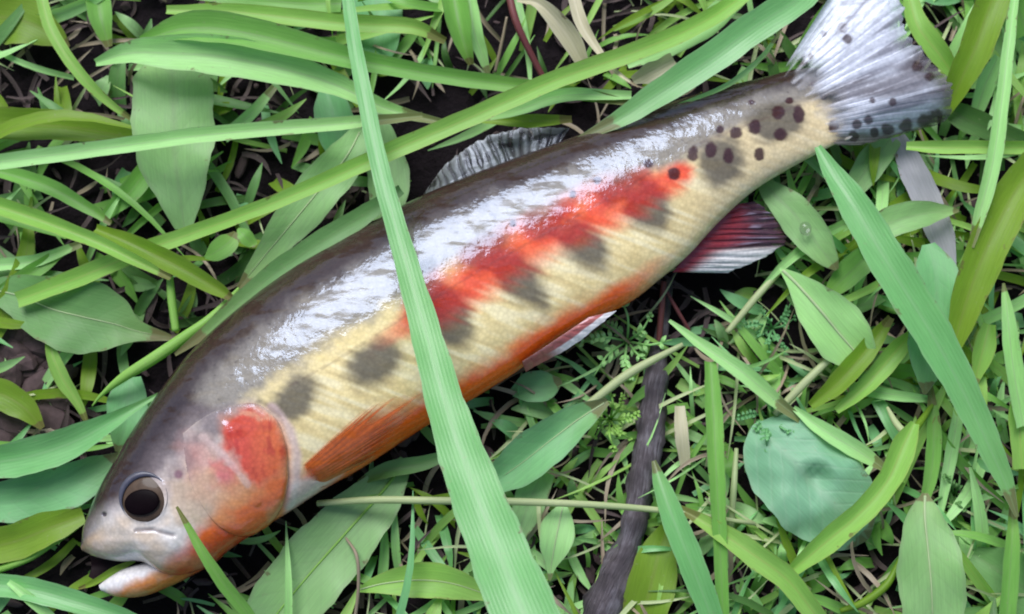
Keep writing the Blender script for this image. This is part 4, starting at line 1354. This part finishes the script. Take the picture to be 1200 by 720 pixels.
def scatter(n, x0, x1, y0, y1, mats, L, w, h, ang=None):
    for _ in range(n):
        x, y = random.uniform(x0, x1), random.uniform(y0, y1)
        a = random.uniform(0, 6.283) if ang is None else random.gauss(*ang) + random.choice((0, math.pi))
        mk = random.choice(mats)
        pts = rnd_blade(x, y, a, random.uniform(*L), random.uniform(*w), random.uniform(1, 3), random.uniform(*h), random.uniform(-0.4, 0.4) * (2 if mk in ('litter', 'tan') else 1))
        V, F, LC, _, _, _ = ribbon_data(pts, fold=random.uniform(0.1, 0.5), roll=random.uniform(-0.6, 0.6), n=9, m=3)
        batches[mk].add(V, F, LC)


# dry litter everywhere, low
scatter(1500, -300, 1500, -300, 1000, ['litter', 'litter', 'litter', 'tan'], (20, 90), (3, 9), (1.5, 5))
scatter(260, -100, 1300, -100, 820, ['tan', 'litter', 'stalkpale'], (30, 90), (2, 4), (2, 7))
scatter(110, 600, 1250, 380, 760, ['stalkpale', 'tan', 'pale', 'yellow'], (60, 150), (3, 7), (6, 13))
scatter(150, 560, 1280, 380, 800, ['pale', 'teal', 'broad', 'yellow', 'green'], (26, 60), (12, 24), (3, 10))
scatter(60, 860, 1280, -60, 400, ['pale', 'teal', 'broad', 'yellow', 'green'], (30, 70), (14, 26), (3, 8))
scatter(60, -100, 500, -60, 420, ['broadmid', 'teal', 'broad', 'olive', 'green'], (30, 80), (12, 26), (3, 8))
scatter(70, 850, 1250, -20, 400, ['stalkpale', 'tan', 'pale'], (60, 150), (3, 6), (6, 13))
# low green growth, dense lower right and edges, thin elsewhere
scatter(380, 560, 1300, 420, 860, ['green', 'pale', 'green', 'teal', 'broadmid', 'yellow'], (25, 90), (6, 14), (3, 9))
scatter(240, 860, 1350, -150, 460, ['green', 'pale', 'dark', 'olive', 'teal', 'broadmid'], (40, 110), (6, 16), (3, 9))
scatter(90, -150, 480, -150, 420, ['green', 'dark', 'dark', 'olive', 'broadmid'], (40, 110), (6, 18), (3, 9))
scatter(110, -150, 620, 430, 860, ['green', 'dark', 'olive', 'pale', 'teal'], (30, 100), (5, 14), (3, 8))
scatter(60, 480, 900, -150, 120, ['dark', 'green', 'olive'], (30, 90), (5, 12), (3, 7))
# taller tangle between the traced blades
scatter(75, 900, 1290, 150, 760, ['green', 'pale', 'yellow', 'olive', 'bluegreen'], (80, 190), (8, 17), (8, 15), (-1.1, 0.5))
scatter(45, 960, 1290, -80, 300, ['green', 'pale', 'yellow', 'olive'], (80, 190), (8, 18), (8, 16), (1.1, 0.6))
scatter(48, -120, 420, -60, 330, ['green', 'pale', 'yellow', 'olive', 'broadmid'], (80, 220), (8, 18), (7, 13), (-0.15, 0.5))
scatter(26, 380, 850, -80, 110, ['green', 'pale', 'yellow', 'olive'], (80, 200), (8, 15), (6, 13), (0.5, 0.6))
scatter(24, -120, 130, 330, 760, ['green', 'pale', 'bluegreen', 'olive'], (70, 160), (8, 18), (6, 11), (0.3, 0.5))
scatter(40, 330, 900, 560, 800, ['green', 'pale', 'yellow', 'bluegreen'], (60, 150), (6, 13), (5, 11), (1.2, 0.7))
scatter(60, 560, 1280, 380, 800, ['tan', 'stalkpale', 'tan'], (50, 140), (3, 7), (7, 14))
scatter(40, -60, 1280, -60, 420, ['tan', 'stalkpale', 'tan'], (50, 120), (3, 6), (6, 12))
# beyond the frame, all round
for _ in range(1500):
    while True:
        x, y = random.uniform(-1100, 2300), random.uniform(-1200, 1700)
        if not (-60 < x < 1260 and -60 < y < 780):
            break
    pts = rnd_blade(x, y, random.uniform(0, 6.283), random.uniform(90, 260), random.uniform(8, 30), 2, random.uniform(5, 20), random.uniform(-0.8, 0.8))
    V, F, LC, _, _, _ = ribbon_data(pts, fold=0.3, roll=random.uniform(-0.5, 0.5), n=10, m=3)
    batches[random.choice(['green', 'yellow', 'pale', 'dark', 'olive', 'teal', 'broadmid'])].add(V, F, LC)
nm = {'litter': 'dry_litter', 'tan': 'dry_grass', 'stalkpale': 'dry_stalks'}
for k, b_ in batches.items():
    b_.build(nm.get(k, 'low_grass'), k)

# bark chips and clods
V, F, n0 = [], [], 0
for _ in range(900):
    if random.random() < 0.16:
        px, py = random.gauss(15, 35), random.gauss(425, 40)
        sz = random.uniform(2.0, 4.5)
    else:
        px, py = random.uniform(-200, 1400), random.uniform(-200, 920)
        sz = random.uniform(0.6, 2.2)
    c = P(px, py, random.uniform(0.5, 3.0))
    bm = bmesh.new()
    bmesh.ops.create_icosphere(bm, subdivisions=1 if sz < 2 else 2, radius=sz * 0.001)
    rot = Matrix.Rotation(random.random() * 6.28, 3, 'Z') @ Matrix.Rotation(random.uniform(-0.6, 0.6), 3, 'X')
    sx, sy, sz_ = random.uniform(0.8, 2.0), random.uniform(0.5, 1.0), random.uniform(0.3, 0.7)
    off = Vector((random.random() * 9, random.random() * 9, 0))
    for v in bm.verts:
        k = 1 + 0.5 * noise.noise(v.co * 700 / sz + off)
        V.append(c + rot @ Vector((v.co.x * sx * k, v.co.y * sy * k, v.co.z * sz_ * k)))
    F += [tuple(v.index + n0 for v in f.verts) for f in bm.faces]
    n0 = len(V)
    bm.free()
o = mesh_obj('bark_chips', V, F, M['chip'], smooth=False)
o['kind'] = 'stuff'
